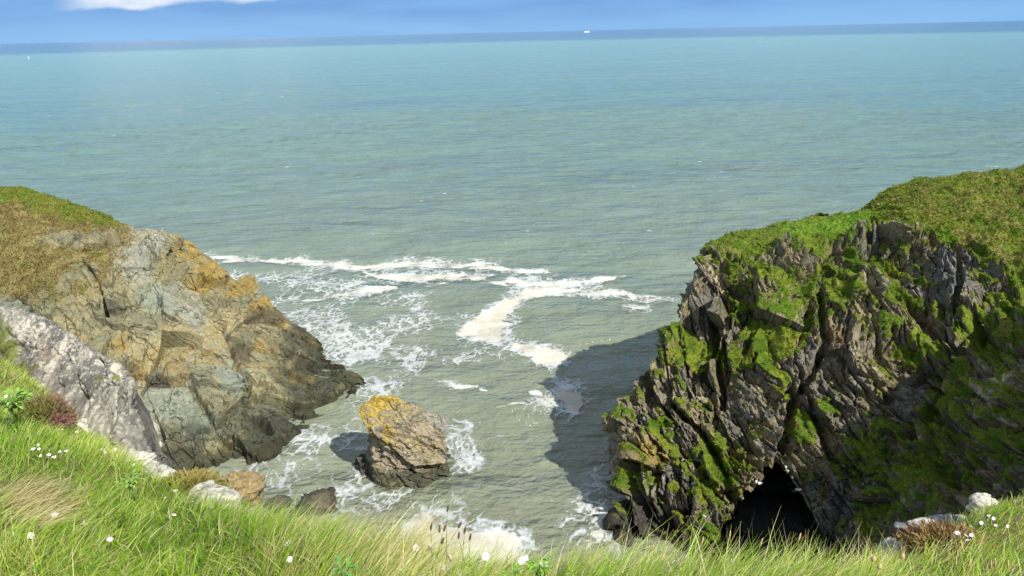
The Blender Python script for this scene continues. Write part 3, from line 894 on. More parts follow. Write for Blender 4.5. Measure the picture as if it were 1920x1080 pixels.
# ------------------------------------------------------------------ sea stack
def build_stack():
    bot = [at(*q, z=0.0) for q in ((696, 906), (742, 918), (795, 914), (842, 893), (850, 872), (840, 846), (790, 832), (740, 830), (690, 838), (674, 872))]
    top = [at(u, v, Y=Y) for u, v, Y in ((692, 806, 59.6), (742, 826, 59.6), (792, 842, 60.0), (834, 852, 60.2), (842, 818, 61.5), (832, 782, 63.2),
                                       (790, 762, 63.8), (742, 744, 64.0), (678, 746, 63.4), (668, 772, 61.4))]
    bot, top = np.array(bot), np.array(top)
    mid1 = bot * 0.72 + top * 0.28
    mid2 = bot * 0.38 + top * 0.62
    for m, k in ((mid1, 1.02), (mid2, 0.97)):
        c = m.mean(0)
        m[:, :2] = c[:2] + (m[:, :2] - c[:2]) * k
    mid2[[0, 9, 8], 0] += 0.9
    mid1[[0, 9], 0] += 0.3
    for m in (bot, mid1, mid2, top):
        c = m.mean(0)
        m[:, 0] = c[0] + (m[:, 0] - c[0]) * (.91 if m is not top else .96)
    cen = top.mean(0)
    rows = [bot * np.array([1, 1, 0]) + np.array([0, 0, -3.0]), bot, mid1, mid2, top, cen + (top - cen) * 0.9 + np.array([0, 0, .10]), cen + (top - cen) * 0.4 + np.array([0, 0, .2]), cen + (top - cen) * 0.02 + np.array([0, 0, .2])]
    ctrl = np.array(rows)
    ctrl = np.concatenate([ctrl[:, -2:], ctrl, ctrl[:, :3]], 1)
    nseg = 44
    g = catmull(ctrl, [10, 26, 26, 26, 12, 16, 16], 0.25)
    gg = catmull(np.swapaxes(g, 0, 1), [nseg] * (ctrl.shape[1] - 1), 0.35)
    gg = np.swapaxes(gg, 0, 1)[:, 2 * nseg:12 * nseg]
    g = gg
    nx = np.roll(g, -1, 1) - np.roll(g, 1, 1)
    n = np.cross(nx, np.gradient(g, axis=0))
    n /= np.linalg.norm(n, axis=-1, keepdims=True) + 1e-9
    if ((g - g.mean((0, 1))) * n).sum(-1).mean() < 0:
        n = -n
    p = g + 0.35 * np.stack([fbm(g * 0.5, 201, 3), fbm(g * 0.5, 202, 3), fbm(g * 0.5, 203, 3)], -1)
    n15, n4 = fbm(g * 0.7, 204, 4), fbm(g * 2.2, 205, 3)
    ax = frame_axes((0.86, -0.15, -0.48), (0.1, 1, 0.0))
    h1, e1, r1 = blocks(p, 2.2, ax, (2.2, 1.3, 0.7), 211, 1.3)
    h2, e2, r2 = blocks(p, 0.8, ax, (2.0, 1.2, 0.7), 212, 0.8)
    h3_, e3, r3 = blocks(p, 0.32, ax, (1.8, 1.1, 0.8), 213, 0.8)
    d = -0.2 + 0.60 * h1 + 0.24 * h2 + 0.09 * h3_ - 0.16 * sstep(e1, 0.1, 0) - 0.10 * sstep(e2, 0.1, 0) + 0.1 * fbm(g * 2, 214, 3, 0.6, True)
    U, V = chart(g)
    k = np.clip(line_dist(U + 3 * n15, V + 3 * n4, [(690, 800, 3), (730, 808, 5), (780, 824, 5), (838, 850, 4)]), 0, 1)
    d = d - 0.55 * sstep(k, 0, 0.6)
    skirt = sstep(g[..., 2], 1.4, 0.0)
    d = d + 0.22 * skirt * (1 + h1)
    out = g + n * d[..., None]
    rc = lerp(C(.27, .235, .15), C(.37, .315, .195), sstep(r2[..., 1] * 0.6 + 0.5 * n15, 0.05, 0.7))
    rc = lerp(rc, C(.27, .28, .24), sstep(r1[..., 2] + 0.5 * n4, 0.6, 0.9) * 0.6)
    rc = lerp(rc, C(.26, .23, .07), sstep(n15 + 0.4 * n4, 0.05, 0.5) * 0.6)
    up = sstep(out[..., 2], 3.6, 4.8) * sstep(-(out[..., 0]) + 1.2 * n15, 9.8, 12.6)
    yel = up * sstep(n15 + 0.5 * n4 + 0.5, 0.15, 0.6)
    rc = lerp(rc, C(.44, .31, .03), yel * 0.75)
    wet = sstep(g[..., 2] + 0.5 * n15, 2.1, 1.0)
    rc = lerp(rc, lerp(C(.055, .06, .035), C(.12, .11, .05), sstep(n15, 0, 0.5)), wet * 0.92)
    o = mesh_np('sea_stack', out, grid_quads(out.shape[0], out.shape[1], True), M_STACK, rc * np.array([.95, .95, 1.05]), attrs={'rock': np.ones(out.shape[:2])}, smooth=False)
    tag(o, 'lone ochre sea stack with yellow lichen on its sloping top, standing in the cove', 'sea stack')
    return out


build_stack()


# ------------------------------------------------------------------ the clifftop we stand on
CREST = [(-500, 600, 14.5), (-150, 640, 11.5), (20, 700, 9.5), (130, 792, 7.8), (250, 882, 6.3), (340, 935, 5.3), (450, 990, 4.3), (600, 1022, 3.6), (780, 1078, 3.1),
         (960, 1102, 2.9), (1150, 1098, 2.9), (1400, 1104, 3.0), (1600, 1100, 3.4), (1690, 1058, 3.9), (1780, 1012, 4.4), (1850, 972, 4.7), (1950, 955, 4.9), (2200, 935, 5.6), (3200, 900, 6.5)]


def build_ground():
    cr = np.array([at(u, v, Y=Y) for u, v, Y in CREST])
    tang = np.gradient(cr[:, :2], axis=0)
    nrm = np.stack([-tang[:, 1], tang[:, 0]], -1)
    nrm /= np.linalg.norm(nrm, axis=1, keepdims=True)
    nrm[nrm[:, 1] < 0] *= -1

    def off(d, z):
        return np.concatenate([cr[:, :2] + nrm * d, cr[:, 2:] + z], 1)

    def inn(k, zz, bulge=0.0):
        z = cr[:, 2:] * k + zz * (1 - k) + bulge
        return np.concatenate([cr[:, :2] * k, z], 1)
    far = off(16, 0)
    far[:, 2] = -4
    mid = off(7.5, 0)
    mid[:, 2] = 18
    rows = np.stack([np.concatenate([cr[:, :2] * np.array([1, -1.2]) + np.array([0, -3]), np.full((len(cr), 1), 38.9)], 1), inn(0.12, 38.36), inn(0.4, 38.36, 0.05), inn(0.72, 38.36, 0.10), cr,
                     off(0.22, -0.35), off(0.7, -2.2), off(2.4, -9.0), mid, far])
    g = dense(rows, [0.5, 0.08, 0.06, 0.05, 0.04, 0.1, 0.25, 0.6, 0.8], [0.3] + [0.06] * 16 + [0.4])
    n = grid_normals(g)
    if n[..., 2].mean() < 0:
        n = -n
    top = sstep(n[..., 2], 0.25, 0.6)
    lump = 0.10 * fbm(g * 0.8, 301, 3) + 0.05 * fbm(g * 2.6, 302, 3) + 0.015 * fbm(g * 9, 303, 2)
    ax = frame_axes((0.5, 0.2, -0.8), (0.2, 1, 0))
    h1, e1, r1 = blocks(g, 0.9, ax, (2, 1.2, .7), 305, .9)
    out = g + n * (top * lump + (1 - top) * 0.5 * h1)[..., None]
    col = lerp(lerp(C(.16, .15, .12), C(.26, .23, .17), r1[..., 1]), lerp(C(.10, .13, .025), C(.18, .15, .06), sstep(fbm(g * 1.5, 304, 3), -0.2, 0.5)), top)
    o = mesh_np('clifftop_ground', out, grid_quads(*out.shape[:2]), M_SOIL, col)
    tag(o, 'grassy clifftop in the foreground falling away to the cove', 'ground', kind='structure')
    return out, n


ground, ground_n = build_ground()


def ground_at(x, y):
    """height of the clifftop under (x, y): nearest dense vertex of the upper side"""
    d = (ground[..., 0] - x) ** 2 + (ground[..., 1] - y) ** 2 - 0.02 * ground[..., 2]
    return float(ground[np.unravel_index(np.argmin(d), d.shape)][2])


_gu, _gv = chart(ground)


def ground_px(u, v, lift=0.0):
    """the clifftop point seen at the survey bearing (u, v)"""
    ok = ground_n[..., 2] > 0.2
    d = np.hypot(_gu - u, _gv - v) + np.where(ok & (ground[..., 1] > 0.5), 0, 1e6)
    return ground[np.unravel_index(np.argmin(d), d.shape)] + np.array([0, 0, lift])


# ------------------------------------------------------------------ loose and outcropping rock on the clifftop
def build_crag():
    cols = [
        [(-150, 690, 12.5), (-150, 620, 12.9), (-150, 545, 13.5)], [(-20, 700, 10.6), (0, 650, 11.0), (20, 586, 11.7)], [(55, 750, 9.5), (80, 690, 9.9), (105, 614, 10.6)],
        [(140, 812, 8.4), (155, 745, 8.8), (180, 656, 9.6)], [(200, 860, 7.5), (210, 795, 7.9), (232, 701, 8.7)], [(243, 895, 6.9), (243, 840, 7.2), (250, 733, 8.0)],
        [(258, 905, 7.0), (260, 868, 7.2), (256, 780, 7.9)]]
    full = []
    for c in cols:
        a = [at(u, v, Y=Y) for u, v, Y in c]
        full.append([a[0] + np.array([0.1, -.5, -1.2])] + a + [a[2] + np.array([-.3, .6, -.3]), a[2] + np.array([-.6, 2.0, -5.0])])
    e = [p + np.array([0.05, 0.5, -1.5]) for p in full[-1]]
    full.append(e)
    full.append([p + np.array([-0.5, 1.2, -5]) for p in full[-2]])
    ctrl = np.swapaxes(np.array(full), 0, 1)
    g = dense(ctrl, [0.08, 0.02, 0.02, 0.06, 0.3], [0.05] + [0.02] * 6 + [0.06])
    n = grid_normals(g)
    if n[..., 2].mean() < 0:
        n = -n
    n15, n4 = fbm(g * 1.6, 321, 4), fbm(g * 6, 322, 4, 0.6)
    ax = frame_axes((0.75, -0.6, -0.25), (0.5, 0.8, 0.1))
    h1, e1, r1 = blocks(g + 0.12 * np.stack([fbm(g * 2, 323, 2)] * 3, -1), 0.9, ax, (1.8, 1.2, .6), 324, .8)
    h2, e2, r2 = blocks(g, 0.3, ax, (1.8, 1.2, .6), 325, .8)
    n14 = fbm(g * 13, 326, 5, .62)
    d = 0.12 * h1 + 0.035 * h2 - 0.05 * sstep(e1, .06, 0) + 0.08 * n15 + 0.03 * n4 + 0.012 * n14
    out = g + n * d[..., None]
    U, V = chart(g)
    rc = lerp(C(.19, .18, .165), C(.33, .31, .27), sstep(n15 + .8 * n14, -.3, .4))
    rc = lerp(rc, C(.17, .165, .165), sstep(r1[..., 1] + .4 * n15, .6, .9) * .7)
    n30 = fbm(g * 24, 327, 5, .72)
    lich = sstep(0.5 * n4 + 0.35 * n14 + 1.0 * n30 + 0.25 * n15 + 0.35 * blobs(U, V, [(130, 645, 110, 60), (215, 690, 40, 40), (60, 620, 60, 40), (190, 800, 60, 60)]), 0.16, 0.24)
    rc = lerp(rc, C(.55, .52, .45), lich * 0.9)
    pink = sstep(blobs(U, V, [(82, 662, 34, 24)]) + .3 * n4, .1, .5)
    rc = lerp(rc, C(.36, .23, .15), pink * .6 * sstep(n14, -.3, .2))
    gt = sstep(blobs(U, V, [(10, 650, 30, 60), (20, 690, 60, 20), (190, 712, 14, 7), (215, 706, 10, 6), (30, 700, 40, 30)]) + .7 * n4, .15, .5)
    rc = lerp(rc, C(.16, .19, .035), gt * .9)
    o = mesh_np('lichen_crag', out, grid_quads(*out.shape[:2]), M_NEAR, rc * C(.82, .81, .78))
    tag(o, 'broad grey crag mottled with white lichen at the left edge of the grass', 'crag')


build_crag()


def make_rock(name, label, u, v, Y, size, rot, seed, ca, cb, lich=0.0, z=None, cat='rock', mat=None, lc=(.56, .53, .46), sink=0.3, amp=1.0, nseg=96):
    th = np.linspace(0, 2 * math.pi, nseg, endpoint=False)
    ph = np.linspace(0, math.pi, nseg // 2 + 1)
    P, T = np.meshgrid(ph, th, indexing='ij')
    s = np.stack([np.sin(P) * np.cos(T), np.sin(P) * np.sin(T), np.cos(P)], -1)
    s = np.sign(s) * np.abs(s) ** 0.8
    q = s * np.array(size) / max(size)
    h1, e1, r1 = blocks(q + seed * 3.1, 0.75, frame_axes((1, .3, .2), (0, 1, .3)), (1.6, 1.1, .7), seed, .9)
    h2, e2, r2 = blocks(q + seed * 3.1, 0.28, frame_axes((1, .3, .2), (0, 1, .3)), (1.6, 1.1, .7), seed + 1, .9)
    n4 = fbm(q * 6 + seed, seed + 2, 6, .72)
    k = 1 + amp * (0.38 * h1 + 0.12 * h2) + 0.08 * n4
    w = s * np.array(size) * k[..., None] * 0.5
    cz, sz = math.cos(rot), math.sin(rot)
    w = w @ np.array([[cz, sz, 0], [-sz, cz, 0], [0, 0, 1]])
    pos = at(u, v, Y=Y) if z is None else at(u, v, z=z)
    pos = pos + np.array([0, 0, size[2] * (0.5 - sink) - size[2] * 0.25])
    col = lerp(C(*ca), C(*cb), sstep(r1[..., 1] + .4 * n4, .2, .8))
    if lich > 0:
        col = lerp(col, C(*lc), sstep(n4 + .2 * s[..., 2], .38 - lich, .46 - lich) * .9)
    o = mesh_np(name, w, grid_quads(w.shape[0], w.shape[1], True), mat or M_NEAR, col)
    o.location = pos
    tag(o, label, cat)
    return o


WH, GY, BR = (.30, .28, .25), (.22, .22, .22), (.24, .18, .10)
make_rock('ledge_rock', 'long white lichen covered ledge rock at the brink of the left grass slope', 300, 893, 6.0, (.50, .20, .14), -0.5, 401, WH, GY, .42)
make_rock('ledge_rock', 'white lichen rock with rusty streaks beside the long ledge rock', 355, 918, 5.4, (.40, .20, .14), -0.45, 402, WH, (.30, .17, .11), .36)
make_rock('ledge_rock', 'biggest pale white rock sloping out over the cove above the long grass', 405, 935, 5.0, (.44, .26, .18), -0.6, 403, (.29, .27, .23), (.24, .23, .21), .28)
make_rock('ledge_rock', 'small pale stones tucked into the flowering brink below the lichen crag', 262, 862, 6.9, (.34, .24, .18), -0.3, 404, WH, GY, .5)
make_rock('ledge_rock', 'white edged stone on the grass brink under the pink shrub', 165, 806, 8.2, (.50, .26, .22), -0.6, 405, WH, GY, .45)
make_rock('brown_rock', 'brown rock with ochre lichen poking up beyond the white ledge rocks', 455, 912, 8.5, (.5, .38, .44), .2, 406, BR, (.27, .21, .12), .12, lc=(.34, .27, .10))
make_rock('tidal_rock', 'dark wet rock at the water just above the long dry grass', 590, 948, 0, (3.6, 2.6, 2.4), .4, 407, (.05, .048, .04), (.10, .09, .06), 0, z=0.2, mat=M_STACK)
make_rock('tidal_rock', 'smaller dark wet rock in the surf behind the grass tips', 520, 946, 0, (2.2, 1.8, 1.3), 1.0, 408, (.05, .048, .04), (.09, .08, .06), 0, z=0.1, mat=M_STACK)
make_rock('tidal_rock', 'small black boulder at the left foot of the sea stack', 683, 872, 0, (1.6, 1.8, 2.0), .6, 409, (.05, .05, .045), (.09, .085, .06), 0, z=0.3, mat=M_STACK)
make_rock('boulder', 'rounded pale boulder on the hummock at the right edge', 1842, 950, 5.2, (.22, .18, .18), .3, 410, (.48, .45, .40), (.40, .38, .35), .4, sink=.2, amp=.45)
make_rock('slab_rock', 'flat blue grey slab jutting from the right hummock', 1755, 994, 5.3, (.60, .30, .11), .12, 411, (.26, .27, .28), (.20, .21, .22), .08, sink=.2)
make_rock('pale_stone', 'small pale stone at the lower left of the flat grey slab', 1668, 1030, 4.9, (.16, .14, .14), .5, 412, (.40, .39, .36), (.3, .3, .29), .25, sink=.2)
make_rock('pale_stone', 'small grey stone half buried in grass below the slab', 1682, 1058, 4.3, (.14, .12, .12), 1.5, 413, (.30, .31, .32), (.34, .33, .31), .1, sink=.1)


for k_, (u_, v_, sx_, sy_, sz_) in enumerate(((1395, 1040, 5.5, 5, 2.0), (1455, 1010, 6.5, 7, 2.2), (1505, 1035, 5.0, 5, 2.4), (1445, 975, 8.0, 8, 2.6))):  # boulders added near-black so the cave floor looks deep in shade
    make_rock('cave_shade_boulder', ('added black boulder darkening the left of the cave floor', 'flat added black boulder darkening the middle of the cave floor', 'added black boulder darkening the floor under the right wall of the cave', 'added black boulder darkening the back of the cave')[k_],
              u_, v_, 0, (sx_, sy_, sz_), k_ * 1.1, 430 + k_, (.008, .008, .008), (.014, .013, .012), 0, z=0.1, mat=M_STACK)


# ------------------------------------------------------------------ grass of the clifftop
def build_grass(count):
    nr, nc = ground.shape[:2]
    a = np.linalg.norm(np.cross(ground[1:, :-1] - ground[:-1, :-1], ground[:-1, 1:] - ground[:-1, :-1]), axis=-1)
    c = 0.25 * (ground[1:, :-1] + ground[:-1, :-1] + ground[1:, 1:] + ground[:-1, 1:])
    nz = ground_n[:-1, :-1, 2]
    d = np.linalg.norm(c - CAM, axis=-1)
    U, V = chart(c)
    ok = ((c[..., 1] > 0.9) & (U > -120) & (U < 2040) & (V < 1420)) + 0.22 * (c[..., 1] > -3.0)
    ok = ok * (nz > 0.12) * (c[..., 2] > 30) * (d > 0.9)
    w = a / np.clip(d, 2.2, 14) ** 1.55 * ok
    w = (w / w.sum()).ravel()
    idx = rng.choice(w.size, count, p=w)
    i, j = idx // (nc - 1), idx % (nc - 1)
    fu, fv = rng.random(count)[:, None], rng.random(count)[:, None]
    P = ground[i, j] * (1 - fu) * (1 - fv) + ground[i + 1, j] * fu * (1 - fv) + ground[i, j + 1] * (1 - fu) * fv + ground[i + 1, j + 1] * fu * fv
    nn = ground_n[i, j]
    dist = np.linalg.norm(P - CAM, axis=1)
    u, v = chart(P)
    k1, k2, k3 = fbm(P * 1.3, 501, 3), fbm(P * 3.5, 502, 2), fbm(P * 0.6, 503, 2)
    # bare rock at the left brink
    bare = sstep(poly_dist(u, v, [(120, 770), (170, 800), (260, 860), (330, 895), (430, 935), (455, 965), (400, 962), (300, 920), (220, 868), (140, 815)]) + 18 * k2, -4, 12)
    keep = rng.random(count) > bare * 0.9
    P, nn, dist, u, v, k1, k2, k3 = [x[keep] for x in (P, nn, dist, u, v, k1, k2, k3)]
    n = len(P)
    dry = np.clip(np.maximum.reduce([0.98 * sstep(blobs(u, v, [(50, 955, 120, 75)]) + .35 * k2, 0.1, .5), 0.75 * sstep(blobs(u, v, [(730, 1080, 110, 90)]) + .35 * k2, 0., .5),
                                     0.42 * sstep(blobs(u, v, [(610, 1060, 200, 110)]) + .4 * k1, 0., .5), 0.35 * sstep(blobs(u, v, [(1640, 1090, 160, 60), (1300, 1110, 300, 60)]) + .5 * k1, 0., .5),
                                     0.4 * sstep(blobs(u, v, [(1740, 1040, 80, 30)]) + .4 * k1, 0., .5), 0.16 + 0.25 * sstep(k1, .1, .5)]), 0, 1)
    isdry = rng.random(n) < dry
    L = (0.17 + 0.10 * rng.random(n) + 0.07 * k1) * np.interp(u, [-100, 100, 300, 450, 520, 740, 820, 1000, 1060, 1200, 1500, 1640, 1700, 2000],
                                                            [.95, .85, .85, 1.0, 1.25, 1.3, .8, .75, 1.0, 1.15, 1.1, 1.0, .6, .55])
    L = L * (1 + 0.35 * (rng.random(n) < 0.08)) * np.clip(1.25 - dist / 16, 0.5, 1.1)
    L[isdry] *= 1.1
    wdt = np.maximum(0.0025 + 0.0030 * rng.random(n), dist * 0.0008) * np.where(isdry, 0.75, 1.0)
    broad = (rng.random(n) < 0.25) & (u < 420) & (v > 960)
    wdt[broad] *= 2.0
    # lean: with the wind to the right in the middle, matted in the dry swathe
    ang = rng.normal(0, 1.0, n) + 2.2 * k3 + 0.2
    lean = np.abs(rng.normal(0.40, 0.28, n)) + 0.25 * np.abs(k2)
    wind = np.interp(u, [0, 450, 560, 800, 1000, 1400], [.1, .15, .35, .4, .15, .1])
    dx = np.cos(ang) * lean + wind
    dy = np.sin(ang) * lean * 0.8 - 0.05
    mat_ = sstep(blobs(u, v, [(50, 955, 120, 75)]), 0.05, .4)
    dx, dy = dx + mat_ * 0.9, dy - mat_ * 0.3
    D = np.stack([dx, dy, np.ones(n)], -1) + 0.35 * nn
    D /= np.linalg.norm(D, axis=1, keepdims=True)
    hor = np.stack([dx, dy, np.zeros(n)], -1)
    hor /= np.linalg.norm(hor, axis=1, keepdims=True) + 1e-6
    curl = (0.15 + 0.55 * rng.random(n)) * (0.6 + lean)
    f = rng.normal(0, 0.9, n)
    side = np.stack([np.cos(f), np.sin(f), np.zeros(n)], -1)
    lev = [0, .33, .68, 1.0]
    V_ = []
    for t, ww in zip(lev, (1.0, .92, .66, .10)):
        cpos = P + D * (L * t)[:, None] + hor * (L * curl * t * t * 0.6)[:, None] - np.array([0, 0, 1]) * (L * curl * t * t * 0.35)[:, None]
        cpos = cpos - np.array([0, 0, .01])
        V_.append(cpos - side * (wdt * ww * .5)[:, None])
        V_.append(cpos + side * (wdt * ww * .5)[:, None])
    verts = np.stack(V_, 1)
    b = np.arange(n)[:, None, None] * 8
    q = b + np.array([[0, 1, 3, 2], [2, 3, 5, 4], [4, 5, 7, 6]])[None]
    g1, g2, g3 = C(.17, .40, .02), C(.44, .62, .06), C(.66, .70, .22)
    r = rng.random(n)
    base = lerp(g1, g2, np.clip(r * .9 + .5 * k1, 0, 1))
    base = lerp(base, g3, (rng.random(n) < .18) * rng.random(n))
    dk = sstep(blobs(u, v, [(380, 1010, 140, 50)]) + .4 * k2, 0, .5) * 0.45
    base = lerp(base, C(.13, .32, .02), dk)
    dcol = lerp(C(.82, .68, .38), C(.66, .56, .24), rng.random(n))
    base = np.where(isdry[:, None], dcol * 1.15, base)
    base = np.minimum(base * (0.65 + 0.75 * rng.random(n))[:, None] * C(1.08, 1.02, 1.05), .90)
    cols = np.repeat(base[:, None], 8, 1)
    tip = np.array([0, 0, 0, 0, .25, .25, .6, .6])[None, :] * (rng.random(n) * 0.7 * (~isdry))[:, None]
    cols = lerp(cols, C(.66, .68, .26), tip)
    o = mesh_np('grass', verts, q.reshape(-1, 4), M_BLADE, cols)
    tag(o, 'long green and straw coloured grass along the clifftop edge', 'grass', kind='stuff')


build_grass(185000)


# ------------------------------------------------------------------ grass tufts hanging on the cliff turf
def build_cliff_grass(count):
    P, t, n = cliff_pts, cliff_turf, cliff_n
    U, V = chart(P)
    a = np.linalg.norm(np.cross(P[1:, :-1] - P[:-1, :-1], P[:-1, 1:] - P[:-1, :-1]), axis=-1)
    w = np.minimum(a, 0.2) * (t[:-1, :-1] > 0.55) * (U[:-1, :-1] > 1000) * (U[:-1, :-1] < 1990) * (P[:-1, :-1, 1] < 74)
    w = (w / w.sum()).ravel()
    idx = rng.choice(w.size, count, p=w)
    i, j = idx // (P.shape[1] - 1), idx % (P.shape[1] - 1)
    q = P[i, j] + (P[i + 1, j] - P[i, j]) * rng.random((count, 1)) + (P[i, j + 1] - P[i, j]) * rng.random((count, 1))
    nn = n[i, j]
    L = 0.08 + 0.18 * rng.random(count) + 0.10 * (P[i, j][:, 2] > 22)
    k = fbm(q * 0.9, 601, 3)
    D = nn * 0.7 + np.array([0, 0, 0.35]) + rng.normal(0, 0.4, (count, 3))
    D /= np.linalg.norm(D, axis=1, keepdims=True)
    sd = np.cross(D, rng.normal(0, 1, (count, 3)))
    sd /= np.linalg.norm(sd, axis=1, keepdims=True)
    wd = 0.018 + 0.022 * rng.random(count)
    tip = q + D * L[:, None] - np.array([0, 0, 1]) * (L * 0.45)[:, None]
    mid = q + D * (L * 0.55)[:, None]
    vs = np.stack([q - sd * wd[:, None], q + sd * wd[:, None], mid + sd * (wd * .8)[:, None], tip], 1)
    qd = np.arange(count)[:, None] * 4 + np.array([[0, 1, 2, 3]])
    c = lerp(C(.08, .18, .006), C(.26, .36, .022), np.clip(rng.random(count) * .8 + .7 * k, 0, 1))
    c = lerp(c, C(.42, .33, .13), (rng.random(count) < .10 + .35 * sstep(fbm(q * 1.3, 82, 4), -.1, .3)) * .8)
    cu, cv = chart(q)
    br = sstep(poly_dist(cu, cv, [(1440, 428), (1640, 392), (1655, 404), (1590, 438), (1480, 452)]), -6, 10)
    c = lerp(c, C(.20, .40, .03), br * .8)
    kn = sstep(cu, 1590, 1690) * sstep(520 - cv, 0, 50) * sstep(fbm(q * np.array([.8, .8, 1.6]), 83, 4), -.25, .3)
    c = lerp(c, C(.34, .30, .08), kn * .4)
    o = mesh_np('cliff_grass', vs, qd, M_BLADE, np.repeat(c[:, None], 4, 1))
    tag(o, 'tufted grass clothing the ledges and top of the tall dark cliff', 'grass', kind='stuff')


build_cliff_grass(130000)


def build_headland_grass(count):
    P, t, n = head_pts, head_cover, head_n
    U, V = chart(P)
    a = np.linalg.norm(np.cross(P[1:, :-1] - P[:-1, :-1], P[:-1, 1:] - P[:-1, :-1]), axis=-1)
    w = np.minimum(a, 0.2) * (t[:-1, :-1] > 0.5) * (U[:-1, :-1] > -60) * (V[:-1, :-1] > 320)
    w = (w / w.sum()).ravel()
    idx = rng.choice(w.size, count, p=w)
    i, j = idx // (P.shape[1] - 1), idx % (P.shape[1] - 1)
    q = P[i, j] + (P[i + 1, j] - P[i, j]) * rng.random((count, 1)) + (P[i, j + 1] - P[i, j]) * rng.random((count, 1))
    D = n[i, j] * 0.6 + np.array([0, 0, 0.4]) + rng.normal(0, 0.4, (count, 3))
    D /= np.linalg.norm(D, axis=1, keepdims=True)
    sd = np.cross(D, rng.normal(0, 1, (count, 3)))
    sd /= np.linalg.norm(sd, axis=1, keepdims=True)
    L = 0.12 + 0.26 * rng.random(count)
    wd = 0.025 + 0.025 * rng.random(count)
    mid = q + D * (L * .55)[:, None]
    tip = q + D * L[:, None] - np.array([0, 0, 1]) * (L * .45)[:, None]
    vs = np.stack([q - sd * wd[:, None], q + sd * wd[:, None], mid + sd * (wd * .8)[:, None], tip], 1)
    c = head_col[i, j] * (0.8 + 0.9 * rng.random((count, 1)))
    o = mesh_np('headland_grass', vs, np.arange(count)[:, None] * 4 + np.array([[0, 1, 2, 3]]), M_BLADE, np.repeat(c[:, None], 4, 1))
    tag(o, 'brown and green grass covering the upper left of the ochre headland', 'grass', kind='stuff')


build_headland_grass(60000)


# ------------------------------------------------------------------ small builders
class MB:
    """collects shaped pieces into one mesh"""
    def __init__(self):
        self.v, self.f = [], []

    def add(self, v, f):
        b = len(self.v)
        self.v += [tuple(map(float, x)) for x in v]
        self.f += [tuple(i + b for i in q) for q in f]

    def lathe(self, prof, axis_a, axis_b, k=8):
        """rings: list of (t, radius) from a to b"""
        a, b = np.array(axis_a, float), np.array(axis_b, float)
        d = (b - a) / np.linalg.norm(b - a)
        x = np.cross(d, (0.3, 0.9, 0.2))
        x /= np.linalg.norm(x)
        y = np.cross(d, x)
        vs = []
        for t, r in prof:
            for i in range(k):
                th = 2 * math.pi * i / k
                vs.append(a + (b - a) * t + (x * math.cos(th) + y * math.sin(th)) * r)
        fs = [(i * k + j, i * k + (j + 1) % k, (i + 1) * k + (j + 1) % k, (i + 1) * k + j) for i in range(len(prof) - 1) for j in range(k)]
        fs.append(tuple(range(k))[::-1])
        fs.append(tuple((len(prof) - 1) * k + j for j in range(k)))
        self.add(vs, fs)

    def tube(self, pts, r0, r1, k=5):
        pts = [np.array(p, float) for p in pts]
        for n_, (a, b) in enumerate(zip(pts[:-1], pts[1:])):
            m = len(pts) - 1
            self.lathe([(0, r0 + (r1 - r0) * n_ / m), (1, r0 + (r1 - r0) * (n_ + 1) / m)], a, b, k)

    def ell(self, c, r, rot=None, k=8, m=6):
        vs, fs = [], []
        for i in range(m + 1):
            p = math.pi * i / m
            for j in range(k):
                th = 2 * math.pi * j / k
                q = np.array([math.sin(p) * math.cos(th) * r[0], math.sin(p) * math.sin(th) * r[1], math.cos(p) * r[2]])
                if rot is not None:
                    q = rot @ q
                vs.append(np.array(c) + q)
        fs = [(i * k + j, i * k + (j + 1) % k, (i + 1) * k + (j + 1) % k, (i + 1) * k + j) for i in range(m) for j in range(k)]
        self.add(vs, fs)

    def build(self, name, mat, parent=None, smooth=True):
        me = bpy.data.meshes.new(name)
        me.from_pydata(self.v, [], self.f)
        me.polygons.foreach_set('use_smooth', [smooth] * len(self.f))
        me.materials.append(mat)
        me.update()
        o = bpy.data.objects.new(name, me)
        COL.objects.link(o)
        if parent is not None:
            o.parent = parent
        return o


def empty(name, loc=(0, 0, 0), rz=0.0):
    o = bpy.data.objects.new(name, None)
    o.empty_display_size = 0.1
    COL.objects.link(o)
    o.location = loc
    o.rotation_euler = (0, 0, rz)
    return o


PROTO = {}


def clone(root, loc, rot=(0, 0, 0), sc=1.0, label=None):
    r = root.copy()
    COL.objects.link(r)
    r.location, r.rotation_euler, r.scale = loc, rot, (sc, sc, sc)
    if label:
        r['label'] = label
    for ch in PROTO[root.name]:
        c = ch.copy()
        COL.objects.link(c)
        c.parent = r
    return r


M_WHITE = mat_plain('white_feather', (.80, .80, .78), .7, .06)
M_GREYW = mat_plain('grey_wing', (.36, .38, .41), .7, .1)
M_DARKT = mat_plain('black_wing_tip', (.04, .04, .045), .6, .1)
M_BILL = mat_plain('yellow_bill', (.55, .45, .12), .5, .1)
M_PETAL = mat_plain('white_petal', (.72, .69, .70), .6, .05, 60)
M_CALYX = mat_plain('pinkish_calyx', (.52, .40, .33), .6, .2, 60)
M_STEM = mat_plain('green_stem', (.20, .30, .06), .6, .2, 40)
M_STALK = mat_plain('olive_stalk', (.26, .30, .10), .6, .2, 40)
M_BROWNH = mat_plain('brown_seed_head', (.13, .075, .04), .8, .35, 120)
M_TANH = mat_plain('dry_seed_head', (.50, .34, .16), .8, .25, 120)
M_LEAF = mat_plain('green_leaf', (.17, .34, .04), .5, .3, 60)
M_LEAF2 = mat_plain('pale_green_leaf', (.20, .34, .06), .55, .3, 25)
M_TWIG = mat_plain('brown_twig', (.12, .08, .05), .8, .2, 40)


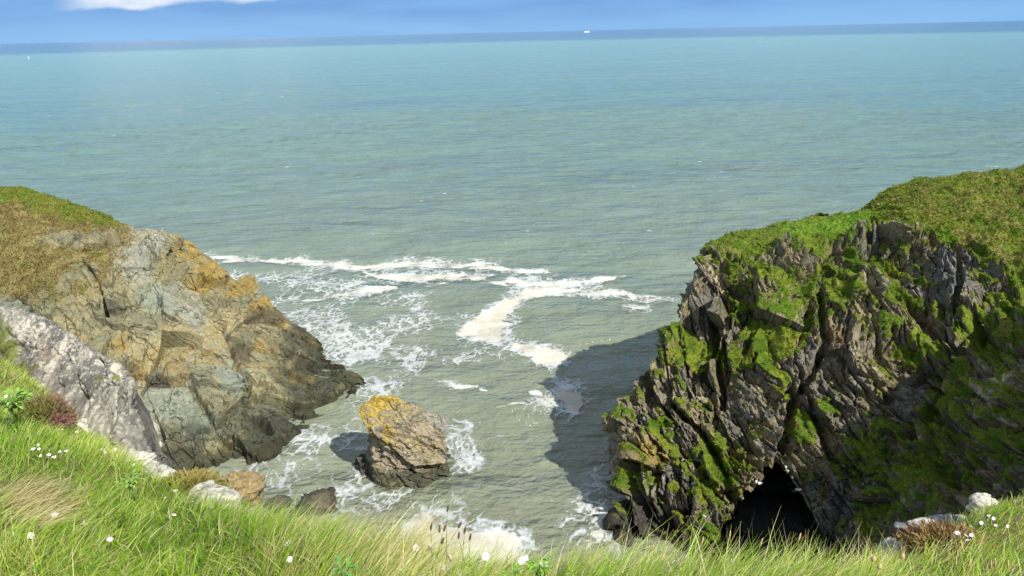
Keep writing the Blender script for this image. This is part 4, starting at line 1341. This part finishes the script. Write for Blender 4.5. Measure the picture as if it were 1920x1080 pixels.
# ------------------------------------------------------------------ seabirds nesting round the cave mouth
def cliff_at(u, v):
    """the cliff surface met at the survey bearing (u, v): nearest of the front faces"""
    d = np.hypot(_cu - u, _cv - v)
    c = np.where(d < 4.0)
    if len(c[0]) == 0:
        c = np.unravel_index(np.argmin(d), d.shape)
        return cliff_pts[c]
    pts = cliff_pts[c]
    return pts[np.argmin(np.linalg.norm(pts - CAM, axis=1))]


_cu, _cv = chart(cliff_pts)


def make_bird():
    """about 0.42 m long, facing +X, sitting at the origin"""
    r = empty('seabird')
    b = MB()
    rot = np.array(Matrix.Rotation(R(-14), 3, 'Y'))
    b.ell((0, 0, .11), (.19, .085, .095), rot, 12, 10)
    b.ell((.13, 0, .17), (.08, .058, .085), rot, 10, 8)
    b.ell((.175, 0, .245), (.062, .052, .055), None, 10, 8)
    b.ell((-.20, 0, .10), (.09, .05, .022), rot, 8, 6)
    body = b.build('body', M_WHITE, r)
    w = []
    for sgn in (1, -1):
        m = MB()
        m.ell((-.05, sgn * .072, .135), (.185, .026, .065), np.array(Matrix.Rotation(R(-10), 3, 'Y') @ Matrix.Rotation(R(-6 * sgn), 3, 'Z')), 10, 8)
        wing = m.build('wing', M_GREYW, r)
        w.append(wing)
    t = MB()
    t.ell((-.255, 0, .105), (.075, .035, .018), None, 8, 6)
    w.append(t.build('wing_tips', M_DARKT, r))
    k = MB()
    k.lathe([(0, .016), (.6, .011), (1, .002)], (.225, 0, .245), (.285, 0, .228), 6)
    w.append(k.build('bill', M_BILL, r))
    PROTO[r.name] = [body] + w
    return r


bird = make_bird()
tag(bird, cat='bird', group='white seabirds nesting round the cave mouth')
BIRDS = [(1415, 898, 'white seabird leftmost of all, on a ledge left of the cave top'), (1430, 903, 'white seabird with spread shoulders beside the leftmost bird'),
         (1455, 906, 'white seabird alone on the dark wall above the middle of the cave'), (1470, 873, 'topmost white seabird high above the cave'),
         (1477, 882, 'white seabird just below the topmost bird'), (1482, 893, 'white seabird third from the top of the column above the cave'),
         (1482, 905, 'white seabird halfway down the column of birds'), (1493, 914, 'white seabird set right of the column against the grey wall'),
         (1474, 924, 'white seabird at the left of the pair on the cave lip'), (1483, 919, 'white seabird at the right of the pair on the cave lip'),
         (1486, 931, 'white seabird just under the pair on the cave lip'), (1496, 944, 'white seabird on the right edge of the cave, upper one'),
         (1494, 956, 'white seabird on the right edge of the cave, middle one'), (1501, 961, 'white seabird low on the right edge of the cave'),
         (1508, 974, 'lowest white seabird on the right edge of the cave'), (1320, 966, 'single white seabird far left of the cave near the grass tips')]
for k, (u, v, lab) in enumerate(BIRDS):
    p = cliff_at(u, v + 5)
    toc = (CAM - p) / np.linalg.norm(CAM - p)
    p = p + toc * 0.28
    rz = R(-90) + random.uniform(-1.3, 1.3)
    if k == 0:
        bird.location, bird.rotation_euler, bird.scale = p, (0, 0, rz), (1.15,) * 3
        bird['label'] = lab
    else:
        clone(bird, p, (0, 0, rz), random.uniform(1.0, 1.2), lab)


# ------------------------------------------------------------------ ship and boat far out
def hull(L, Bm, Hh, fl=1.2):
    m = MB()
    st = [(-.5, .75, 0), (-.42, .95, 0), (-.1, 1, 0), (.25, .95, 0), (.42, .55, .04), (.5, .04, .14)]
    vs = []
    for x, b, s_ in st:
        for y, z in ((-.5 * b, 1 + s_), (-.42 * b, .3), (-.3 * b, -.3), (.3 * b, -.3), (.42 * b, .3), (.5 * b, 1 + s_)):
            vs.append((x * L + (s_ * L * .15 if z > .5 else 0), y * Bm, z * Hh))
    fs = [(i * 6 + j, i * 6 + (j + 1) % 6, (i + 1) * 6 + (j + 1) % 6, (i + 1) * 6 + j) for i in range(5) for j in range(6)]
    fs += [tuple(range(6))[::-1], tuple(30 + j for j in range(6))]
    m.add(vs, fs)
    return m


def box(m, x0, x1, y0, y1, z0, z1, rake=0.0):
    vs = [(x0, y0, z0), (x1, y0, z0), (x1, y1, z0), (x0, y1, z0), (x0, y0, z1), (x1 - rake, y0, z1), (x1 - rake, y1, z1), (x0, y1, z1)]
    m.add(vs, [(0, 3, 2, 1), (4, 5, 6, 7), (0, 1, 5, 4), (1, 2, 6, 5), (2, 3, 7, 6), (3, 0, 4, 7)])


M_HULL = mat_plain('ship_white', (.82, .84, .86), .4, .03, .1)
M_BLUEH = mat_plain('ship_dark_blue', (.05, .08, .14), .4, .05, .1)
M_SAIL = mat_plain('sail_white', (.80, .82, .82), .7, .03, 1)
pos = at(1101, 66, z=0.0)
pos = CAM * 0 + np.array([pos[0], pos[1], 0]) * (14000 / pos[1])
ship = empty('ferry', pos, R(8))
ship.scale = (.82, .82, .82)
tag(ship, 'white passenger ferry on the horizon right of the middle', 'ship')
hull(150, 26, 9).build('hull', M_HULL, ship, False)
m = MB()
box(m, -68, 40, -11.5, 11.5, 9, 22, 6)
box(m, -60, 30, -10.5, 10.5, 22.01, 27, 5)
m.build('superstructure', M_HULL, ship, False)
m = MB()
box(m, 18, 40, -11, 11, 27.02, 32, 4)
m.build('bridge', M_HULL, ship, False)
m = MB()
m.lathe([(0, 5), (1, 4)], (-38, 0, 27), (-42, 0, 41), 10)
m.build('funnel', M_BLUEH, ship)
m = MB()
box(m, 42, 74, -13.2, 13.2, 1.0, 6.0, 8)
m.build('dark_bow_band', M_BLUEH, ship, False)
m = MB()
m.lathe([(0, .5), (1, .25)], (28, 0, 32), (28, 0, 46), 6)
m.build('mast', M_HULL, ship)

pos = at(54, 109, z=0.0)
boat = empty('sailing_boat', (pos[0], pos[1], 0), R(30))
tag(boat, 'tiny white sailing boat far out near the left edge', 'boat')
boat.scale = (.7, .7, .7)
hull(7.5, 2.4, .8).build('hull', M_HULL, boat, False)
m = MB()
m.lathe([(0, .07), (1, .04)], (.4, 0, .6), (.4, 0, 8.2), 6)
m.build('mast', M_HULL, boat)
m = MB()
sv = []
for i in range(7):
    t = i / 6
    for j in range(5):
        s_ = j / 4
        sv.append((.3 - 3.2 * s_ * (1 - t), .35 * math.sin(math.pi * s_) * (1 - t) + .02, 1.4 + 6.6 * t))
for i in range(7):
    t = i / 6
    for j in range(5):
        s_ = j / 4
        sv.append((.3 - 3.2 * s_ * (1 - t), .35 * math.sin(math.pi * s_) * (1 - t) - .02, 1.4 + 6.6 * t))
m.add(sv, [(i * 5 + j, i * 5 + j + 1, i * 5 + j + 6, i * 5 + j + 5) for i in range(6) for j in range(4)] + [(35 + i * 5 + j, 35 + i * 5 + j + 5, 35 + i * 5 + j + 6, 35 + i * 5 + j + 1) for i in range(6) for j in range(4)])
m.build('mainsail', M_SAIL, boat)


# ------------------------------------------------------------------ flowers and seed heads in the grass
def petals_mb(r=.012, n=5, cup=.25):
    """notched petals standing round the throat, each a curved blade with thickness"""
    m = MB()
    for i in range(n):
        a = 2 * math.pi * i / n
        rad, tan_ = np.array([math.cos(a), math.sin(a), 0]), np.array([-math.sin(a), math.cos(a), 0])
        row = []
        for t, w in ((0, .12), (.35, .26), (.7, .45), (.95, .44), (1.0, .22)):
            z = cup * r * (1 - (1 - t) ** 2)
            for s_ in (-1, -.45, 0, .45, 1):
                tt = t - (.16 if s_ == 0 and t > .9 else 0)
                row.append(rad * r * tt + tan_ * r * w * s_ + np.array([0, 0, z + r * .12 * abs(s_)]))
        k = len(row)
        low = [q - np.array([0, 0, r * .07]) for q in row]
        fs = [(a_ * 5 + b, a_ * 5 + b + 1, (a_ + 1) * 5 + b + 1, (a_ + 1) * 5 + b) for a_ in range(4) for b in range(4)]
        fs = fs + [tuple(k + x for x in f[::-1]) for f in fs]
        m.add(row + low, fs)
    return m


def make_campion():
    """sea campion: stem, swollen calyx, white notched petals; origin at the flower, stem hanging below"""
    r = empty('sea_campion')
    pt = petals_mb(.0135, 5, .3)
    pt.v = [(x, y, z + .006) for x, y, z in pt.v]
    p = pt.build('petals', M_PETAL, r)
    c = MB()
    c.lathe([(0, .002), (.15, .0055), (.5, .0068), (.85, .0048), (1, .004)], (0, 0, -.014), (0, 0, .006), 10)
    cx = c.build('calyx', M_CALYX, r)
    s_ = MB()
    s_.tube([(0, 0, -.013), (.006, .002, -.06), (.01, .0, -.12), (.006, -.004, -.20)], .0011, .0014, 5)
    st = s_.build('stem', M_STEM, r)
    PROTO[r.name] = [p, cx, st]
    return r


def make_bud():
    r = empty('campion_bud')
    c = MB()
    c.lathe([(0, .002), (.2, .0062), (.55, .0078), (.85, .0045), (1, .0025)], (0, 0, -.012), (.002, 0, .014), 10)
    cx = c.build('calyx', M_CALYX, r)
    t = MB()
    t.lathe([(0, .003), (.5, .0042), (1, .0012)], (.002, 0, .013), (.003, 0, .021), 8)
    pt = t.build('petal_tip', M_PETAL, r)
    s_ = MB()
    s_.tube([(0, 0, -.012), (-.006, .002, -.06), (-.008, .0, -.12), (-.004, -.004, -.20)], .0011, .0014, 5)
    st = s_.build('stem', M_STEM, r)
    PROTO[r.name] = [cx, pt, st]
    return r


def meadow_at(u, v, d):
    """a point standing in the grass at bearing (u, v), d metres away"""
    r = ray(u, v)
    return CAM + r / np.linalg.norm(r) * d


def dist_ground(u, v):
    p = ground_px(u, v)
    return float(np.linalg.norm(p - CAM))


camp, bud = make_campion(), make_bud()
tag(camp, cat='flower', group='white campion flowers in the clifftop grass')
tag(bud, cat='flower bud', group='pale campion buds in the clifftop grass')
FL = [(541, 1021, 'white campion flower above the pair in the long grass at lower centre left'), (545, 1050, 'white campion flower, left one of the pair in the long grass'),
      (570, 1050, 'white campion flower, right one of the pair in the long grass'), (577, 1075, 'white campion flower cut by the bottom edge under the pair'),
      (182, 1017, 'white campion flower standing in broad blades at lower left'), (103, 968, 'white campion flower beside the matted straw grass'),
      (910, 1046, 'white campion flower under the brown plantain heads'), (980, 1054, 'white campion flower cluster, left bloom, right of the plantain heads'), (987, 1049, 'white campion flower cluster, right bloom, right of the plantain heads'),
      (828, 1066, 'white campion flower below the left plantain stalks'), (861, 1077, 'white campion flower at the bottom edge between plantain stalks'), (780, 1030, 'white campion flower at the right end of the dry tall grass'),
      (205, 1014, 'tiny white campion bloom right of the lower left flower'), (58, 1006, 'white campion bloom under the matted straw grass'), (1020, 1062, 'white campion bloom beside the leafy plant at bottom middle')]
first = True
for u, v, lab in FL:
    d = min(max(dist_ground(u, v) - .25, 1.9), 6)
    p = meadow_at(u, v, d)
    toc = (CAM - p) / np.linalg.norm(CAM - p)
    q = Vector((toc[0] * .5 + random.uniform(-.4, .4), toc[1] * .6 + random.uniform(-.3, .3), 1)).to_track_quat('Z', 'Y').to_euler()
    if first:
        camp.location, camp.rotation_euler, camp['label'] = p, q, lab
        camp.scale = (1.35,) * 3
        first = False
    else:
        clone(camp, p, q, random.uniform(1.05, 1.4), lab)
BU = [(494, 1062, 'pinkish campion bud left of the flower pair'), (166, 946, 'pale campion bud upright in the green grass at left'), (157, 984, 'pale campion bud right of the straw tuft flower'),
      (535, 1029, 'pale campion bud touching the flower above the pair'), (807, 1025, 'pale campion bud on the grass rim left of the plantain heads'), (846, 1048, 'pale campion bud under the plantain stalks'),
      (812, 1052, 'pinkish campion bud low at the left of the plantain stalks'), (700, 1066, 'pale campion bud in the dry grass near the bottom')]
for k, (u, v, lab) in enumerate(BU):
    d = min(max(dist_ground(u, v) - .25, 1.9), 6)
    p = meadow_at(u, v, d)
    q = (random.uniform(-.5, .5), random.uniform(-.5, .5), random.uniform(0, 6))
    if k == 0:
        bud.location, bud.rotation_euler, bud['label'], bud.scale = p, q, lab, (1.3,) * 3
    else:
        clone(bud, p, q, random.uniform(1.1, 1.4), lab)

# the many tiny far blooms on the left slope: one small mesh each
tiny_proto = petals_mb(.0135, 5, .35).build('small_bloom', M_PETAL)
TR = [(95, 868, 30, 10, 16, 'tiny white bloom in the patch on the left slope above the straw grass'), (190, 826, 40, 16, 14, 'tiny white bloom on the slope below the pink shrub'),
      (265, 868, 60, 22, 36, 'tiny white bloom crowding the stony brink below the crag'), (20, 790, 30, 40, 10, 'tiny white bloom at the left edge among fresh leaves'),
      (330, 960, 60, 25, 8, 'tiny white bloom in the grass under the white ledge rocks'), (1870, 1000, 40, 14, 10, 'tiny white bloom on the right hummock below the pale boulder'), (1815, 1028, 30, 10, 6, 'tiny white bloom beside the brown tuft on the right hummock')]
n_t = 0
for u0, v0, su, sv_, cnt, lab in TR:
    for _ in range(cnt):
        u, v = u0 + random.gauss(0, su * .55), v0 + random.gauss(0, sv_ * .55)
        p = ground_px(u, v, .07 + random.random() * .07)
        q = (random.uniform(-.5, .5) + .5, random.uniform(-.4, .4), random.uniform(0, 6))
        if n_t == 0:
            o = tiny_proto
        else:
            o = tiny_proto.copy()
            COL.objects.link(o)
        o.location, o.rotation_euler = p, q
        s_ = random.uniform(.7, 1.25)
        o.scale = (s_, s_, s_)
        tag(o, lab, 'flower', 'white blooms: ' + lab[17:])
        n_t += 1


def stalk(name, part, u, v, d, Ls, lean, hl, hr, mat_h, lab, cat, group):
    """a stalk with a seed head whose top is seen at bearing (u, v)"""
    tip = meadow_at(u, v, d)
    root = empty(name, tip - np.array([lean * Ls, 0, Ls]))
    b = np.zeros(3)
    t = np.array([lean * Ls, 0, Ls])
    mid = t * .5 + np.array([-lean * Ls * .22, .01, .02])
    m = MB()
    m.tube([b, t * .25 + np.array([-lean * Ls * .16, 0, 0.01]), mid, t * .78 + np.array([-lean * Ls * .12, 0, .01]), t], .0013, .0010, 5)
    m.build('stalk', M_STALK, root)
    h = MB()
    dr = np.array([lean + .2, 0.1, 1.0])
    dr /= np.linalg.norm(dr)
    h.lathe([(0, hr * .35), (.15, hr * .9), (.45, hr), (.8, hr * .75), (1, hr * .2)], t - dr * hl * .25, t + dr * hl * .75, 8)
    h.build(part, mat_h, root)
    tag(root, lab, cat, group)


for u, v, ln, lab in ((839, 956, .05, 'tallest plantain seed head standing alone high against the water'), (808, 991, .02, 'leftmost plantain seed head over the foam'), (824, 995, -.12, 'dark plantain seed head leaning left over the foam'),
                      (833, 993, .16, 'plantain seed head leaning left of the middle of the foam'), (861, 987, .30, 'plantain seed head bent far over to the right'), (871, 997, .06, 'upright plantain seed head right of the bent one'),
                      (860, 1007, -.08, 'low plantain seed head in the middle of the cluster'), (881, 1010, .03, 'rightmost slender plantain seed head over the foam'), (829, 1017, .22, 'lowest plantain seed head, half hidden in grass')):
    stalk('plantain', 'seed_head', u, v, 2.75, .30, ln, .030, .0042, M_BROWNH, lab, 'plantain', 'brown plantain seed heads over the foam')
for u, v, ln, lab in ((1637, 1050, .05, 'rusty dead thrift head left of the small pale stone'), (1691, 1045, .03, 'taller rusty dead thrift head right of the small pale stone'), (1648, 1064, .1, 'low rusty thrift head by the bottom edge')):
    stalk('dead_thrift', 'flower_head', u, v, 3.1, .22, ln, .022, .0085, M_TANH, lab, 'thrift', 'rusty dead thrift heads at lower right')
for u, v, ln, lab in ((1368, 1006, -.12, 'pale grass seed head left of the cave'), (1316, 1018, .02, 'short pale seed head under the cliff foot'), (1498, 1011, .01, 'pale seed head standing against the black cave'), (1426, 1020, .1, 'thin seed head in front of the cave, left'),
                      (1792, 1056, -.22, 'pale seed head bending left on the right hummock'), (1816, 1060, .0, 'straight pale seed head on the right hummock'), (1858, 1062, -.3, 'arching pale seed head, left of the last pair'), (1866, 1060, -.32, 'arching pale seed head in the middle at bottom right'), (1890, 1062, -.35, 'last arching pale seed head at bottom right'),
                      (1902, 946, -.2, 'small seed head on the right skyline of the hummock, left one'), (1915, 947, -.1, 'small seed head on the right skyline of the hummock, right one')):
    stalk('grass_seed_head', 'seed_head', u, v, 3.0 if v > 1000 else 4.6, .26, ln, .035, .0034, M_TANH, lab, 'seed head', 'pale grass seed heads along the brink')


# ------------------------------------------------------------------ leafy plants and the pink shrub
def leafy(name, lab, u, v, d, n, size, mat, cat='plant', spread=.5):
    p = meadow_at(u, v, d)
    root = empty(name, p)
    tag(root, lab, cat)
    lv, stm = MB(), MB()
    for i in range(n):
        a, el = random.uniform(0, 6.28), random.uniform(.15, 1.3)
        rr_ = size * random.uniform(.25, 1.0) * spread
        c = np.array([math.cos(a) * math.cos(el) * rr_, math.sin(a) * math.cos(el) * rr_, math.sin(el) * rr_ * .8])
        L = size * random.uniform(.22, .40) * (1 if n < 40 else .7)
        dr = np.array([math.cos(a), math.sin(a), random.uniform(-.1, .7)])
        dr /= np.linalg.norm(dr)
        sd = np.cross(dr, (0, 0, 1.0))
        sd /= np.linalg.norm(sd)
        up = np.cross(sd, dr)
        vs = []
        for t, w in ((0, .03), (.25, .16), (.55, .2), (.8, .12), (1, .01)):
            for s_ in (-1, 0, 1):
                vs.append(c + dr * L * t + sd * L * w * s_ + up * L * (.10 * abs(s_) * (w > .05) - .25 * t * t))
        lv.add(vs, [(q * 3 + r_, q * 3 + r_ + 1, q * 3 + r_ + 4, q * 3 + r_ + 3) for q in range(4) for r_ in range(2)])
        stm.tube([(0, 0, -.12), c * .5 + np.array([0, 0, -.03]), c], .0016, .001, 4)
    lv.build('leaves', mat, root)
    stm.build('stems', M_STEM, root)


leafy('leafy_plant', 'bright leafy plant at bottom middle beside the clustered flower', 1012, 1066, 2.5, 34, .075, M_LEAF)
leafy('leafy_plant', 'small leafy sprig beside the bottom middle leafy plant', 960, 1078, 2.45, 22, .06, M_LEAF)
leafy('leafy_plant', 'round leafed weed near the bottom under the dry grass', 645, 1075, 2.4, 18, .09, mat_plain('dark_leaf', (.12, .26, .05), .45, .25, 30))
leafy('leafy_plant', 'pale green nettle like plant in the grass below the white ledge rocks', 245, 905, 4.7, 46, .13, M_LEAF2)
leafy('leafy_plant', 'fresh green leafy clump at the left edge beside the pink shrub', 25, 760, 7.6, 130, .28, M_LEAF2)


def shrub(name, lab, u, v, lift, rad, n, ca, cb, cat='shrub'):
    p = ground_px(u, v)
    root = empty(name, p)
    tag(root, lab, cat)
    c = np.stack([rng.normal(0, 1, n), rng.normal(0, 1, n), rng.normal(0, 1, n)], -1)
    c /= np.linalg.norm(c, axis=1, keepdims=True)
    c *= (rng.random((n, 1)) ** .4) * np.array(rad) * (1 + .3 * fbm(c * 2.0, 701, 2))[:, None]
    c[:, 2] = np.abs(c[:, 2]) * .9 + lift
    dr = c / (np.linalg.norm(c, axis=1, keepdims=True) + 1e-6) + rng.normal(0, .5, (n, 3)) + np.array([0, 0, .5])
    dr /= np.linalg.norm(dr, axis=1, keepdims=True)
    sd = np.cross(dr, rng.normal(0, 1, (n, 3)))
    sd /= np.linalg.norm(sd, axis=1, keepdims=True)
    L = .035 + .03 * rng.random(n)
    w = .010 + .006 * rng.random(n)
    vs = np.stack([c - sd * w[:, None] * .5, c + sd * w[:, None] * .5, c + dr * L[:, None] + sd * w[:, None] * .35, c + dr * L[:, None] - sd * w[:, None] * .35], 1)
    k = np.clip(.5 + 1.2 * fbm(c * 6, 702, 2) + .5 * (rng.random(n) - .5) + .5 * c[:, 0] / rad[0], 0, 1)
    col = lerp(C(*ca), C(*cb), k)
    mesh_np('foliage', vs, np.arange(n)[:, None] * 4 + np.array([[0, 1, 2, 3]]), M_BLADE, np.repeat(col[:, None], 4, 1), parent=root)
    m = MB()
    for i in range(26):
        q = c[i * 7]
        m.tube([(0, 0, -.05), q * .5, q * .95], .006, .002, 4)
    m.build('twigs', M_TWIG, root)


shrub('heather', 'round pinkish brown heather cushion on the left grass slope under the crag', 84, 800, .02, (.27, .24, .30), 5000, (.20, .22, .05), (.40, .21, .19))
shrub('bracken_tuft', 'brown tuft of dead growth on the right hummock below the grey slab', 1775, 1030, .0, (.26, .20, .10), 2200, (.32, .23, .09), (.36, .20, .10), 'tuft')
shrub('turf_hump', 'short olive brown turf hump between the white ledge rocks and the water', 372, 905, .0, (.30, .24, .14), 3000, (.30, .29, .06), (.40, .33, .13), 'turf')
